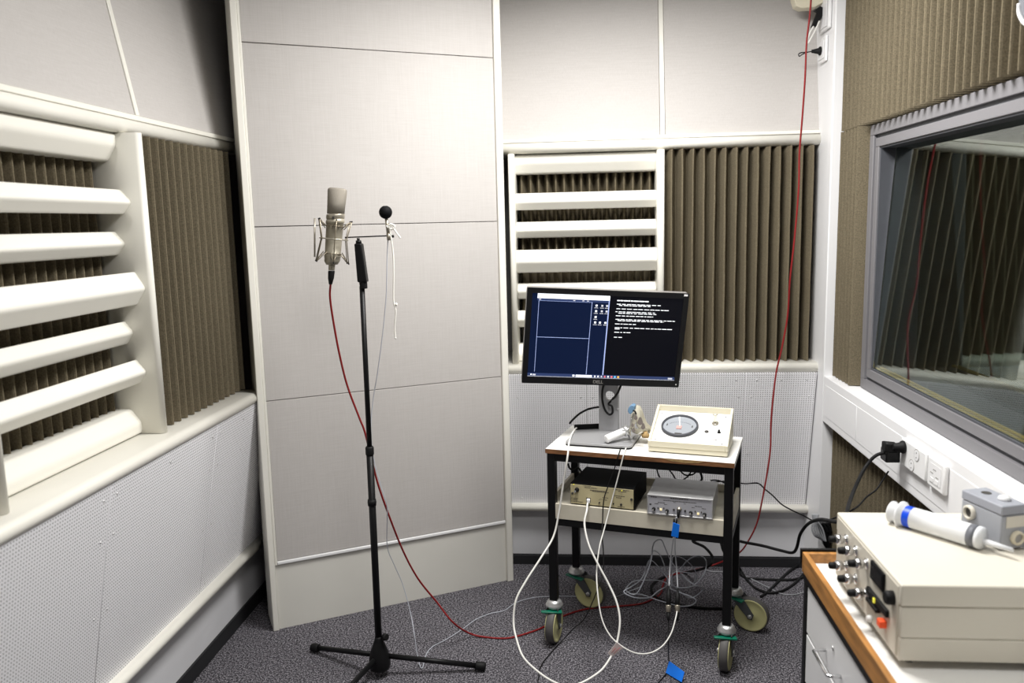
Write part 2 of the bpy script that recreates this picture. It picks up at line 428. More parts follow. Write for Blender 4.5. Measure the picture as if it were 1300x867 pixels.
def louvre(root, side):
    # p: protrusion coordinate measured from plane (left x=-1.363, back y=3.588)
    if side == 'L':
        mk = lambda p, t, z: (-1.363+p, t, z); runs = (1.668, 2.350); ax = (0, 1, 0); bd = [(1.638, 1.668), (2.350, 2.382)]
    else:
        mk = lambda p, t, z: (t, 3.588-p, z); runs = (-.282, .325); ax = (1, 0, 0); bd = [(-.308, -.282), (.325, .355)]
    for k, pr in PRO.items():
        poly = [(BACKP if k not in 'TF' else BACKP, pr[0][1])] + pr + [(BACKP, pr[-1][1])]
        if k not in 'TF':
            poly = pr[:1] + pr[1:] + [(max(BACKP, pr[-1][0]-.03), (pr[0][1]+pr[-1][1])/2-.01), (max(BACKP, pr[0][0]-.03), (pr[0][1]+pr[-1][1])/2+.01)]
        poly = round_poly(poly)
        m = MB().prism([mk(p, runs[0], z) for p, z in poly], Vector(ax)*(runs[1]-runs[0]), smooth=False)
        m.build('slat', root, 'cream')
    for (t0, t1) in bd:
        w_ = t1-t0; prof = []
        for k in range(9):
            a = PI*k/8; prof.append((.066-.012+.012*math.sin(a), t0+w_/2-w_/2*math.cos(a)))
        prof = [(-.16, t0)]+prof+[(-.16, t1)]
        MB().prism([mk(p, t, .975) for p, t in prof], (0, 0, .913), smooth=True).build('side_board', root, 'cream')
r = thing('louvred_panel', (-1.363, 2.0, .975), 'cream wooden louvred panel with slats of uneven depth on the left wall', 'louvred panel')
louvre(r, 'L')
r = thing('louvred_panel', (.02, 3.588, .975), 'cream wooden louvred panel on the back wall, partly behind the monitor', 'louvred panel')
louvre(r, 'B')

# ------------------------------------------------------------------ perforated sheets, leaning in towards the top
def screw(parent, c, n):
    m = MB().lathe(Vector(c)-Vector(n)*.001, n, [(0, .0035), (.0015, .0035), (.003, .002), (.0033, .0)], 10)
    return m.build('screw', parent, 'zinc')
TAN = .187
def perf_left(y0, y1, screws, label):
    x = lambda z: -1.375+TAN*(z-.30)
    r = thing('perforated_panel', (-1.37, (y0+y1)/2, .3), label, 'perforated panel')
    za, zb = .300, .934
    m = MB().hexa([(x(za)-.02, y0, za), (x(za), y0, za), (x(za), y1, za), (x(za)-.02, y1, za), (x(zb)-.02, y0, zb), (x(zb), y0, zb), (x(zb), y1, zb), (x(zb)-.02, y1, zb)], .0012, 1)
    m.build('sheet', r, 'perf_y')
    for (yy, zz) in screws: screw(r, (x(zz), yy, zz), (1, 0, -TAN))
S1, S2 = 1.990, 2.632
for (a, b, lb) in [(.6, S1-.0012, 'white perforated sheet low on the left wall, nearest of the three'), (S1+.0012, S2-.0012, 'white perforated sheet low on the left wall, middle of the three'),
                   (S2+.0012, 3.30, 'white perforated sheet low on the left wall, beside the tall angled panel')]:
    sc = []
    for yy in (a+.03, b-.03):
        if yy > 3.0: yy = 2.86
        for zz in (.335, .56, .78, .895): sc.append((yy, zz))
    sc += [((a+b)/2, .895), ((a+b)/2, .335)]
    perf_left(a, b, sc, lb)
def perf_back(x0, x1, screws, label):
    y = lambda z: 3.605-TAN*(z-.30)
    r = thing('perforated_panel', ((x0+x1)/2, 3.6, .3), label, 'perforated panel')
    za, zb = .300, .937
    m = MB().hexa([(x0, y(za), za), (x1, y(za), za), (x1, y(za)+.02, za), (x0, y(za)+.02, za), (x0, y(zb), zb), (x1, y(zb), zb), (x1, y(zb)+.02, zb), (x0, y(zb)+.02, zb)], .0012, 1)
    m.build('sheet', r, 'perf_x')
    for (xx, zz) in screws: screw(r, (xx, y(zz), zz), (0, -1, -TAN))
for (a, b, lb) in [(-.40, .0165, 'white perforated sheet on the back wall, left of the trolley'), (.0185, .699, 'white perforated sheet on the back wall behind the trolley'),
                   (.701, .995, 'white perforated sheet on the back wall, right of the trolley')]:
    L_ = max(a+.025, -.285); sc = []
    for xx in (L_, b-.025):
        for zz in (.335, .56, .83): sc.append((xx, zz))
    sc += [(xx, .905) for xx in (L_+.02, (a+b)/2, b-.04)]
    perf_back(a, b, sc, lb)

# ------------------------------------------------------------------ upper fabric panels, leaning out towards the top
def up_left(y0, y1, label):
    x = lambda z: -1.362-.18*(z-1.95)
    m = MB().hexa([(x(1.952)-.03, y0, 1.952), (x(1.952), y0, 1.952), (x(1.952), y1, 1.952), (x(1.952)-.03, y1, 1.952), (x(2.76)-.03, y0, 2.76), (x(2.76), y0, 2.76), (x(2.76), y1, 2.76), (x(2.76)-.03, y1, 2.76)], .002, 1)
    tag(m.build('sound_absorber', None, 'fabric'), label, 'acoustic panel', None)
up_left(1.30, 2.462, 'grey fabric panel on the upper left wall, nearer the camera'); up_left(2.486, 3.60, 'grey fabric panel on the upper left wall, beside the tall angled panel')
def strip(pts, label, n):
    m = MB().hexa(pts, .002, 1); struct(m, n, label, 'cream')
xz = lambda z: -1.362-.18*(z-1.95)
strip([(xz(1.952)-.03, 2.463, 1.952), (xz(1.952)+.003, 2.463, 1.952), (xz(1.952)+.003, 2.485, 1.952), (xz(1.952)-.03, 2.485, 1.952),
       (xz(2.76)-.03, 2.463, 2.76), (xz(2.76)+.003, 2.463, 2.76), (xz(2.76)+.003, 2.485, 2.76), (xz(2.76)-.03, 2.485, 2.76)], 'cream strip between the upper left fabric panels', 'trim_7')
yz = lambda z: 3.585+.20*(z-1.95)
def up_back(x0, x1, label):
    m = MB().hexa([(x0, yz(1.953), 1.953), (x1, yz(1.953), 1.953), (x1, yz(1.953)+.03, 1.953), (x0, yz(1.953)+.03, 1.953), (x0, yz(2.76), 2.76), (x1, yz(2.76), 2.76), (x1, yz(2.76)+.03, 2.76), (x0, yz(2.76)+.03, 2.76)], .002, 1)
    tag(m.build('sound_absorber', None, 'fabric'), label, 'acoustic panel')
up_back(-.45, .341, 'grey fabric panel on the upper back wall, beside the tall angled panel'); up_back(.363, 1.10, 'grey fabric panel on the upper back wall, beside the white corner column')
strip([(.342, yz(1.953)-.003, 1.953), (.362, yz(1.953)-.003, 1.953), (.362, yz(1.953)+.03, 1.953), (.342, yz(1.953)+.03, 1.953),
       (.342, yz(2.76)-.003, 2.76), (.362, yz(2.76)-.003, 2.76), (.362, yz(2.76)+.03, 2.76), (.342, yz(2.76)+.03, 2.76)], 'cream strip between the upper back fabric panels', 'trim_8')

# ------------------------------------------------------------------ tall angled corner panel
A0 = Vector((-1.243, 2.946, 0)); B0 = Vector((-.320, 3.448, 0)); dirp = (B0-A0).normalized(); ang = math.atan2(dirp.y, dirp.x); LW = (B0-A0).length
r = thing('corner_panel', A0+dirp*LW/2, 'tall grey fabric panel set at an angle across the back left corner behind the microphone', 'acoustic panel')
F = frame(A0, ang)
MB(F).box((0, 0, 0), (.024, .16, 2.77), .003).build('side_post', r, 'cream')
MB(F).box((LW-.030, -.004, 0), (LW, .16, 2.77), .003).build('side_post', r, 'cream')
MB(F).box((.024, .012, 0), (LW-.03, .03, .272), .001).build('kick_board', r, 'kick')
zs = [.287, .9375, 1.6045, 2.2685, 2.765]
for k in range(4):
    MB(F).box((.034, .008, zs[k]+.0012), (LW-.031, .03, zs[k+1]-.0012), .0015, 1).build('fabric_tile', r, 'fabric')
MB(F).box((.024, .004, .272), (.034, .03, 2.765), .002).build('edge_strip', r, 'cream')
MB(F).box((.0341, .002, .274), (LW-.0305, .02, .286), .002).build('bottom_strip', r, 'white_plastic')
MB(F).box((.03, .022, .3), (LW-.034, .05, 2.76)).build('backing', r, 'dark_gap')

# ================================================================== RIGHT SIDE
r = thing('corner_column', (1.03, 3.52, 0), 'white vertical cable trunking column in the back right corner', 'column')
MB().box((1.0, 3.41, 0), (1.098, 3.9, 2.77), .004).build('trunk', r, 'white_trunking')
r = thing('cable_trunking', (1.05, 1.7, .745), 'wide white horizontal cable trunking below the studio window', 'cable trunking')
MB().box((1.0, -.1, .745), (1.098, 3.409, .939), .004).build('body', r, 'white_trunking')
MB().box((.9985, -.1, .775), (1.0015, 2.99, .905), .001, 1).build('lid', r, 'white_trunking')
MB().box((.9985, 2.993, .775), (1.0015, 3.38, .905), .001, 1).build('lid', r, 'white_trunking')

# window
r = thing('window_1', (1.08, 1.85, .94), 'studio control window with grey frame and tilted glass', None); r['kind'] = 'structure'
def ringbox(x0, x1, y0, y1, z0, z1, w, name, matn, par, bev=.002):
    m = MB()
    m.box((x0, y0, z0), (x1, y1, z0+w), bev); m.box((x0, y0, z1-w), (x1, y1, z1), bev)
    m.box((x0, y0, z0+w), (x1, y0+w, z1-w), bev); m.box((x0, y1-w, z0+w), (x1, y1, z1-w), bev)
    return m.build(name, par, matn)
ringbox(1.066, 1.28, WY0, 3.165, .941, 1.920, .038, 'outer_frame', 'frame_grey', r)
ringbox(1.078, 1.26, WY0+.038, 3.127, .979, 1.882, .012, 'groove', 'frame_dark', r, .0005)
ringbox(1.070, 1.20, WY0+.05, 3.115, .991, 1.870, .032, 'sash', 'frame_grey', r)
# deep dark reveal lining
ringbox(1.076, 1.27, WY0+.082, 3.083, 1.023, 1.838, .006, 'reveal', 'frame_dark', r, .0005)
# tilted front pane and upright rear pane
ya, yb = WY0+.09, 3.076
m = MB().hexa([(1.082, ya, 1.030), (1.088, ya, 1.030), (1.088, yb, 1.030), (1.082, yb, 1.030), (1.130, ya, 1.832), (1.136, ya, 1.832), (1.136, yb, 1.832), (1.130, yb, 1.832)])
m.build('pane', r, 'window_glass')
m = MB().hexa([(1.240, ya, 1.030), (1.246, ya, 1.030), (1.246, yb, 1.030), (1.240, yb, 1.030), (1.225, ya, 1.832), (1.231, ya, 1.832), (1.231, yb, 1.832), (1.225, yb, 1.832)])
m.build('pane', r, 'window_glass')
MB().box((1.092, ya, 1.0292), (1.098, yb, 1.034), .001).build('glazing_seal', r, 'gold_seal')
MB().box((1.108, ya, 1.0292), (1.116, yb, 1.036), .001).build('glazing_seal', r, 'gold_seal')
m = MB().hexa([(1.079, yb-.004, 1.03), (1.081, yb-.004, 1.03), (1.081, yb+.002, 1.03), (1.079, yb+.002, 1.03), (1.127, yb-.004, 1.832), (1.129, yb-.004, 1.832), (1.129, yb+.002, 1.832), (1.127, yb+.002, 1.832)])
m.build('glass_edge_glint', r, 'chrome')  # bright strip modelled in place of light catching the glass edge

# sockets on the trunking face x = 1
def hole_disc(m, c, n, rr, mt): m.m(mt).cyl(c, Vector(c)+Vector(n)*.0012, rr, seg=20)
r = thing('power_socket', (.995, 2.44, .83), 'white triple power socket on the trunking, next to the black plug', 'socket')
MB().box((.984, 2.352, .828), (.999, 2.535, .912), .004).build('cover', r, 'white_plastic')
for (yy, zz) in ((2.415, .889), (2.448, .848)):
    m = MB(); m.m('ink_soft').lathe((.9838, yy, zz), (-1, 0, 0), [(0, .019), (.0006, .019)], 24); m.m('white_trunking').lathe((.9832, yy, zz), (-1, 0, 0), [(0, .0165), (.0006, .0165)], 24)
    for dz in (-.007, .007): m.m('ink').cyl((.9826, yy, zz+dz), (.982, yy, zz+dz), .0022, seg=8)
    m.build('outlet', r)
r = thing('network_socket', (.995, 2.28, .83), 'white network wall socket on the trunking, right of the power socket', 'socket')
MB().box((.984, 2.232, .826), (.999, 2.340, .914), .006).build('cover', r, 'white_plastic')
MB().box((.9825, 2.250, .842), (.984, 2.322, .898), .001, 1).build('insert', r, 'white_trunking')
m = MB()
for (yy, zz) in ((2.305, .872), (2.270, .866), (2.288, .884)): m.box((.9818, yy-.009, zz-.0015), (.9826, yy+.009, zz+.0015))
m.build('label_marks', r, 'ink_soft')
m = MB()
for yy in (2.303, 2.272): m.box((.9815, yy-.010, .845), (.9826, yy+.010, .858), .0004, 1)
m.build('port', r, 'white_plastic')
r = thing('power_plug', (.95, 2.54, .84), 'black power plug in the white socket on the trunking', 'plug')
m = MB().lathe((.983, 2.508, .888), (-1, .0, 0), [(0, .019), (.004, .0205), (.008, .019), (.014, .014), (.030, .012), (.034, .009)], 24); m.build('face_plate', r, 'black_rubber')
m = MB().hexa([(.93, 2.515, .868), (.965, 2.505, .868), (.965, 2.535, .868), (.93, 2.55, .868), (.93, 2.515, .898), (.965, 2.505, .898), (.965, 2.535, .898), (.93, 2.55, .898)], .004); m.build('body', r, 'black_rubber')
m = MB().box((.937, 2.525, .832), (.981, 2.575, .872), .004); m.build('adapter', r, 'black_gloss')
m = MB().box((.945, 2.576, .838), (.965, 2.5765, .862)); m.build('sticker', r, 'white_plastic')

# outlet group on top of the column
r = thing('power_socket', (.995, 3.56, 2.22), 'white power socket plate high on the corner column, below the slanted plug', 'socket')
MB().box((.988, 3.492, 2.215), (.999, 3.585, 2.315), .004).build('cover', r, 'white_plastic')
MB().box((.984, 3.505, 2.228), (.988, 3.575, 2.300), .003).build('insert', r, 'white_trunking')
r = thing('power_socket', (.995, 3.56, 2.34), 'white socket plate at the top edge of the corner column', 'socket')
MB().box((.986, 3.455, 2.335), (.999, 3.585, 2.47), .004).build('cover', r, 'white_plastic')
MB().box((.981, 3.47, 2.345), (.986, 3.572, 2.44), .003).build('insert', r, 'white_trunking')
r = thing('power_plug', (.96, 3.54, 2.27), 'black plug pointing left with a small cable loop, high on the corner column', 'plug')
m = MB().lathe((.984, 3.54, 2.262), (-1, 0, 0), [(0, .017), (.003, .018), (.007, .016), (.01, .012), (.032, .007), (.036, .007)], 20); m.build('body', r, 'black_rubber')
MB().tube([(.95, 3.54, 2.262), (.93, 3.54, 2.259), (.912, 3.54, 2.252), (.900, 3.54, 2.245), (.896, 3.54, 2.252), (.905, 3.54, 2.258), (.93, 3.54, 2.259)], .0022).build('cord', r, 'black_rubber')
r = thing('power_plug', (.95, 3.5, 2.36), 'slanted black angled plug with white cords at the top of the corner column', 'plug')
q = lambda x, y: P(1000+x/8.67, y/8.67, 'y', 3.52)
m = MB(); f0 = [q(360, 65), q(460, 125), q(420, 165), q(300, 110)]; m.prism(f0, (0, .03, 0), .002); m.build('body', r, 'black_rubber')
m = MB(); f0 = [q(335, 110), q(400, 150), q(320, 290), q(262, 300)]; m.prism(f0, (0, .02, 0), .002); m.build('strain_relief', r, 'black_rubber')
MB().tube([q(285, 290), q(250, 350), q(228, 410), q(215, 470)], .0035).build('cord', r, 'white_cable')
MB().tube([q(350, 230), q(320, 300), q(280, 380), q(240, 450), q(222, 480)], .0035).build('cord', r, 'white_cable')
r = thing('wall_unit', (.93, 3.55, 2.36), 'white rounded wall unit cut off by the top edge above the back right corner', 'wall unit')
m = MB(); pr = [P(x, y, 'y', 3.60) for x, y in ((1002, -30), (1003, 2), (1006, 12), (1013, 15), (1030, 14), (1040, 8), (1040, -30))]
m.prism(pr, (0, -.06, 0), .004); m.build('housing', r, 'instr_cream')

# bracket at the top right edge
r = thing('wall_bracket', (.98, 2.05, 2.08), 'white curved bracket edge of a grey fitting at the top right corner', 'bracket')
q = lambda x, y: P(1200+x/8.67, y/8.67, 'x', .98)
MB().tube([q(815, 40), q(812, 120), q(830, 190), q(870, 250), q(930, 275), q(1000, 270)], .0045, 10).build('rim', r, 'white_plastic')
m = MB(); m.prism([q(800, -60), q(812, 60), q(835, 170), q(880, 225), q(1050, 240), q(1050, -60)], (.052, 0, 0), .003); m.build('body', r, 'rubber_grey')

# ------------------------------------------------------------------ right-hand bench with drawers
r = thing('drawer_trolley', (.79, 1.7, 0), 'wood rimmed laboratory cabinet with white drawers in the front right corner', 'cabinet')
TX0, TX1, TY0, TY1, TZ = .594, .985, 1.10, 2.165, .664
MB().box((TX0+.012, TY0, TZ-.02), (TX1, TY1-.012, TZ), .001).build('top', r, 'laminate')
m = MB(); m.box((TX0, TY0, TZ-.028), (TX0+.014, TY1-.0145, TZ+.027), .002); m.build('rim', r, 'oak')
MB().box((TX0, TY1-.014, TZ-.028), (TX1, TY1, TZ+.027), .002).build('rim', r, 'oak')
MB().box((TX0-.004, TY1+.0005, TZ-.01), (TX1, TY1+.010, TZ+.034), .002).build('back_edge', r, 'black_metal')
m = MB()
for (xx, yy) in ((TX0+.006, TY1-.03), (TX1-.034, TY1-.03), (TX0+.006, TY0), (TX1-.034, TY0)): m.box((xx, yy, 0), (xx+.028, yy+.028, TZ-.03), .002)
m.box((TX0+.004, TY0, TZ-.052), (TX0+.03, TY1, TZ-.029), .001); m.build('frame', r, 'black_metal')
MB().box((TX0+.036, TY0+.03, .06), (TX1-.04, TY1-.04, TZ-.054), .001).build('body', r, 'black_matte')
for (z0, z1) in ((.475, .606), (.33, .468), (.09, .323)):
    d = MB().box((TX0+.008, TY0+.03, z0), (TX0+.034, TY1-.034, z1), .002).build('drawer', r, 'white_plastic')
    if z0 > .4:
        h = z0+.045
        MB().tube([(TX0+.007, 1.955, h), (TX0-.018, 1.955, h), (TX0-.024, 1.950, h), (TX0-.024, 1.84, h), (TX0-.018, 1.835, h), (TX0+.007, 1.835, h)], .004, smoothn=0).build('handle', d, 'chrome')
        MB().lathe((TX0+.0075, 1.90, z1-.05), (-1, 0, 0), [(0, .006), (.003, .006), (.004, .004)], 14).build('lock', d, 'zinc')

# instrument on the bench
r = thing('measuring_instrument', (.82, 1.83, .664), 'beige box instrument with knobs and chrome sockets on the wood rimmed cabinet', 'instrument')
IX0, IX1, IY0, IY1 = .643, .980, 1.620, 2.042
MB().box((IX0, IY0, .803), (IX1, IY1, .850), .004).build('lid', r, 'instr_beige')
MB().box((IX0+.002, IY0+.002, .7335), (IX1, IY1, .8025), .003).build('case', r, 'instr_beige')
MB().box((IX0+.002, IY0+.002, .683), (IX1, IY1, .733), .003).build('base', r, 'instr_beige')
MB().box((IX0-.0015, IY0+.012, .690), (IX0+.004, IY1-.012, .842), .001).build('front_panel', r, 'instr_front')
for (xx, yy) in ((.68, 1.66), (.94, 1.66), (.68, 2.0), (.94, 2.0)): MB().lathe((xx, yy, .665), (0, 0, 1), [(0, .010), (.019, .012)], 16).build('foot', r, 'black_rubber')
for (yy, zz) in ((1.955, .812), (1.885, .812), (1.812, .812), (1.950, .746), (1.880, .744), (1.805, .744)):
    o = MB().lathe((IX0-.001, yy, zz), (-1, 0, 0), [(0, .0125), (.003, .0125), (.003, .0085), (.010, .0085), (.012, .0118), (.026, .0118), (.028, .008)], 20).build('connector', r, 'chrome')
    m = MB().lathe((IX0-.028, yy, zz), (-1, 0, 0), [(0, .0085), (.003, .009), (.014, .008), (.016, .005)], 16); m.build('plug_cap', o, 'black_rubber')
for (yy, zz) in ((1.835, .722), (1.77, .70)): MB().lathe((IX0-.001, yy, zz), (-1, 0, 0), [(0, .008), (.006, .008), (.012, .006)], 16).build('knob', r, 'panel_white')
d = MB().box((IX0-.007, 1.700, .795), (IX0-.0005, 1.778, .836), .001).build('display', r, 'black_matte')
MB().box((IX0-.0078, 1.706, .800), (IX0-.0071, 1.772, .831)).build('glass', d, 'black_gloss')
MB().lathe((IX0-.001, 1.655, .806), (-1, 0, 0), [(0, .015), (.014, .0145), (.018, .012)], 24).build('knob', r, 'black_rubber')
d = MB().box((IX0-.009, 1.672, .752), (IX0-.0005, 1.792, .768), .001).build('button_strip', r, 'black_rubber')
MB().box((IX0-.012, 1.733, .755), (IX0-.0092, 1.740, .765)).build('button', d, 'yellow_led')
MB().box((IX0-.012, 1.72, .738), (IX0-.0005, 1.785, .746), .001).build('switch', r, 'black_rubber')
MB().box((IX0-.016, 1.682, .722), (IX0-.0005, 1.702, .738), .002).build('red_button', r, 'red_led')

# syringe on the instrument
a = Vector((.752, 1.974, .8765)); b = Vector((.931, 1.753, .8765)); ax = (b-a).normalized()
r = thing('calibration_syringe', (.83, 1.87, .851), 'large translucent plastic syringe with a blue ring lying on the beige instrument', 'syringe')
MB().lathe(a+ax*.024, ax, [(0, .0325), (.004, .0325), (.006, .0255), (.090, .0255), (.182, .0255), (.191, .0245), (.194, .010)], 32).build('barrel', r, 'syringe_plastic')
MB().lathe(a, ax, [(0, .0265), (.004, .0270), (.007, .021), (.023, .021)], 28).build('plunger', r, 'syringe_plastic')
MB().lathe(a+ax*.038, ax, [(0, .02570), (.017, .02570)], 32, cap=False).build('ring', r, 'syringe_blue')
MB().lathe(a+ax*.188, ax, [(0, .0257), (.017, .0257)], 32).build('piston_seal', r, 'rubber_grey')
MB().lathe(a+ax*.2055, ax, [(0, .0257), (.008, .0255), (.010, .021)], 28).build('end_cap', r, 'syringe_plastic')
MB().lathe(a+ax*.2160+Vector((0, 0, -.006)), ax, [(0, .008), (.02, .0065), (.062, .0045)], 16).build('nozzle', r, 'syringe_plastic')

# grey junction box
u1 = Vector((.28, -.960, 0)).normalized(); angb = math.atan2(u1.y, u1.x)
F = frame((.887, 1.914, .851), angb)   # x along left face, y to the right
F = F
r = thing('junction_box', (.93, 1.86, .851), 'grey plastic junction box with white stopper standing on the beige instrument', 'box')
MB(F).box((0, 0, .002), (.120, .064, .080), .003).build('base', r, 'box_side')
MB(F).box((-.001, -.001, .081), (.121, .065, .103), .003).build('lid', r, 'box_grey')
MB(F).lathe((.035, .034, .1032), (0, 0, 1), [(0, .011), (.0008, .011)], 24).build('lid_hole', r, 'ink')
MB(F).lathe((.085, .036, .1032), (0, 0, 1), [(0, .013), (.004, .013), (.008, .011), (.010, .006)], 24).build('stopper', r, 'white_plastic')
o = MB(F).lathe((.030, -.001, .058), (0, -1, 0), [(0, .017), (.007, .017), (.009, .014), (.009, .012), (.002, .012)], 24, cap=False).build('cable_gland', r, 'instr_beige')
MB(F).lathe((.030, -.0012, .058), (0, -1, 0), [(0, .012), (.002, .012)], 20).build('hole', o, 'ink')
o = MB(F).lathe((.121, .040, .028), (1, 0, 0), [(0, .016), (.008, .016), (.009, .013), (.009, .011), (.003, .011)], 24, cap=False).build('cable_gland', r, 'beige_ring')
MB(F).lathe((.1212, .040, .028), (1, 0, 0), [(0, .011), (.004, .011)], 20).build('hole', o, 'ink_soft')
MB(F).box((.1202, .012, .052), (.1215, .060, .078)).build('sticker', r, 'instr_beige')

# ================================================================== TROLLEY
TA = math.radians(-15.4); TO = Vector((-.140, 2.916, 0)); TF = frame(TO, TA)
def tp(x, y, z): return TF @ Vector((x, y, z))
W, D, H = .680, .352, .766
r = thing('equipment_trolley', tp(W/2, D/2, 0), 'black metal trolley on castors with white top carrying the monitor', 'trolley')
t_ = MB(TF).box((0, 0, H-.017), (W, D, H), .001, 1).build('tabletop', r, 'laminate')
m = MB(TF); m.m('edge_wood').box((-.0008, -.0012, H-.0172), (W+.0006, -.0002, H-.0012), 0)
m.m('edge_chip').prism([(.435, -.0016, H-.003), (.47, -.0016, H-.010), (.515, -.0016, H-.0125), (.56, -.0016, H-.008), (.575, -.0016, H-.004), (.50, -.0016, H-.0015)], (0, .0005, 0))
m.build('edge_band', t_)
LG = .030
for nm, (x0, y0) in (('leg', (.004, .004)), ('leg', (W-LG-.004, .004)), ('leg', (.004, D-LG-.004)), ('leg', (W-LG-.004, D-LG-.004))):
    MB(TF).box((x0, y0, .168), (x0+LG, y0+LG, H-.0175), .002).build('leg', r, 'black_metal')
x0, x1, y0, y1 = .004+LG, W-LG-.004, .004, D-.004-LG
for z0, z1 in ((H-.047, H-.0175), (.470, .496)):
    for yy in (y0+.002, y1): MB(TF).box((x0, yy, z0), (x1, yy+LG-.002, z1), .001).build('rail', r, 'black_metal')
    for xx in (.006, W-LG-.004): MB(TF).box((xx, y0+LG, z0), (xx+LG-.002, y1, z1), .001).build('rail', r, 'black_metal')
m = MB(TF); zt = .5555
m.box((x0, y0, .497), (x1, y0+.012, zt), .001, 1); m.box((x0, y1+.015, .497), (x1, y1+.027, zt+.02), .001, 1)
m.box((.007, y0+LG, .497), (.019, y1, zt+.02), .001, 1); m.box((W-.019, y0+LG, .497), (W-.007, y1, zt+.02), .001, 1)
m.box((x0, y0+.012, .535), (x1, y1+.015, .5475)); m.box((.019, y0+LG, .535), (x0, y1, .5475)); m.box((x1, y0+LG, .535), (W-.019, y1, .5475))
m.build('shelf_tray', r, 'tray')
def caster(x, y, aw, lever, TR=.045):
    """aw: world heading of the wheel plane from the stem"""
    c = tp(x, y, 0); h = Vector((math.cos(aw), math.sin(aw), 0)); n = Vector((-h.y, h.x, 0)); R_ = .068
    w_c = c + h*TR + Vector((0, 0, R_)); 
    k = MB().lathe(c+Vector((0, 0, .138)), (0, 0, 1), [(0, .029), (.003, .033), (.010, .0335), (.014, .030), (.020, .0285), (.025, .025), (.0295, .018)], 28).build('caster', r, 'zinc')
    for s in (-1, 1):
        o = c+n*s*.021
        f = [o+h*-.020+Vector((0, 0, .142)), o+h*.034+Vector((0, 0, .142)), o+h*(TR+.014)+Vector((0, 0, .075)), o+h*(TR+.008)+Vector((0, 0, .055)), o+h*(TR-.008)+Vector((0, 0, .055)), o+h*(TR-.014)+Vector((0, 0, .065))]
        MB().prism(f, n*s*.003).build('fork', k, 'fork')
    MB().lathe(w_c-n*.016, n, [(0, R_-.006), (.001, R_-.003), (.006, R_), (.026, R_), (.031, R_-.003), (.032, R_-.006)], 48).build('tyre', k, 'tyre')
    m = MB()
    for s in (-1, 1):
        m.lathe(w_c+n*s*.0145, n*s, [(0, R_-.0045), (.0035, R_-.0055), (.0035, R_-.010), (.002, R_-.013), (.002, .020), (.005, .016), (.006, .010)], 40)
    m.build('wheel', k, 'wheel')
    MB().lathe(w_c-n*.031, n, [(0, .005), (.002, .008), (.006, .008), (.006, .005), (.056, .005), (.056, .008), (.060, .008), (.062, .005)], 16).build('axle', k, 'zinc')
    lc = c + Vector((0, -.032, .126)); ld = Vector((math.cos(lever), math.sin(lever), 0)); ln = Vector((-ld.y, ld.x, 0))
    m = MB().hexa([lc+ld*-.03-ln*.012, lc+ld*.050-ln*.008+Vector((0, 0, .006)), lc+ld*.050+ln*.008+Vector((0, 0, .006)), lc-ld*.03+ln*.012,
                   lc+ld*-.03-ln*.012+Vector((0, 0, .007)), lc+ld*.050-ln*.008+Vector((0, 0, .012)), lc+ld*.050+ln*.008+Vector((0, 0, .012)), lc-ld*.03+ln*.012+Vector((0, 0, .007))], .002)
    m.build('brake_pedal', k, 'green')
e = LG/2+.004
caster(e, e, math.radians(-105), math.radians(190), .010)
caster(W-e, e, math.radians(-109), math.radians(184), .008)
caster(e, D-e, math.radians(-24), math.radians(150), .062)
caster(W-e, D-e, math.radians(-24), math.radians(140), .066)

# ------------------------------------------------------------------ monitor
MC = Vector((.085, 3.030, 1.160)); my, mt_, mr = .147, .136, .069
MR = (Matrix.Rotation(my, 4, 'Z') @ Matrix.Rotation(mt_, 4, 'X') @ Matrix.Rotation(mr, 4, 'Y'))
MF = Matrix.Translation(MC) @ MR
MW, MH = .606, .369
r = thing('computer_monitor', tp(.177, .20, H), 'black flat computer monitor on a silver stand showing a dark blue program window', 'monitor')
hw, hh = MW/2, MH/2; bz = .020; bb = .026
def slab(m, x0, x1, z0, z1, y0, y1, rad=.008):
    pts = []
    for cx, cz, a0 in ((x1-rad, z1-rad, 0), (x0+rad, z1-rad, 90), (x0+rad, z0+rad, 180), (x1-rad, z0+rad, 270)):
        for k in range(5):
            a = math.radians(a0+k*22.5); pts.append((cx+rad*math.cos(a), y0, cz+rad*math.sin(a)))
    m.prism(pts, (0, y1-y0, 0)); return m
slab(MB(MF), -hw, hw, -hh, hh, .004, .030).build('back_shell', r, 'bezel_edge')
slab(MB(MF), -hw+.04, hw-.04, -hh+.04, hh-.04, .030, .050, .02).build('rear_bulge', r, 'bezel')
m = MB(MF)
slab(m, -hw, hw, hh-bz, hh, -.004, .004, .004); slab(m, -hw, hw, -hh, -hh+bb, -.004, .004, .004)
m.box((-hw, -.004, -hh+bb), (-hw+bz, .004, hh-bz)); m.box((hw-bz, -.004, -hh+bb), (hw, .004, hh-bz))
bzl = m.build('bezel', r, 'bezel')
sx0, sx1, sz0, sz1 = -hw+bz, hw-bz, -hh+bb, hh-bz
m = MB(MF); Wd, Hd = sx1-sx0, sz1-sz0
def sq(mn, u0, v0, u1, v1, lay=0):
    y = -.0004-.0002*lay
    m.m(mn).quad((sx0+u0*Wd, y, sz1-v0*Hd), (sx0+u1*Wd, y, sz1-v0*Hd), (sx0+u1*Wd, y, sz1-v1*Hd), (sx0+u0*Wd, y, sz1-v1*Hd))
m.m('screen_black').box((sx0, .0, sz0), (sx1, .003, sz1))
sq('screen_navy', 0, 0, .512, 1, 1); sq('screen_white', .035, 0, .512, .058, 2)
sq('screen_bar', .035, .058, .512, .085, 2)
for (a_, b_, c_2, d_) in ((.045, .085, .40, .088), (.0445, .085, .047, .94), (.394, .085, .397, .96), (.045, .515, .397, .520), (.505, .058, .512, .955)): sq('screen_line', a_, b_, c_2, d_, 3)
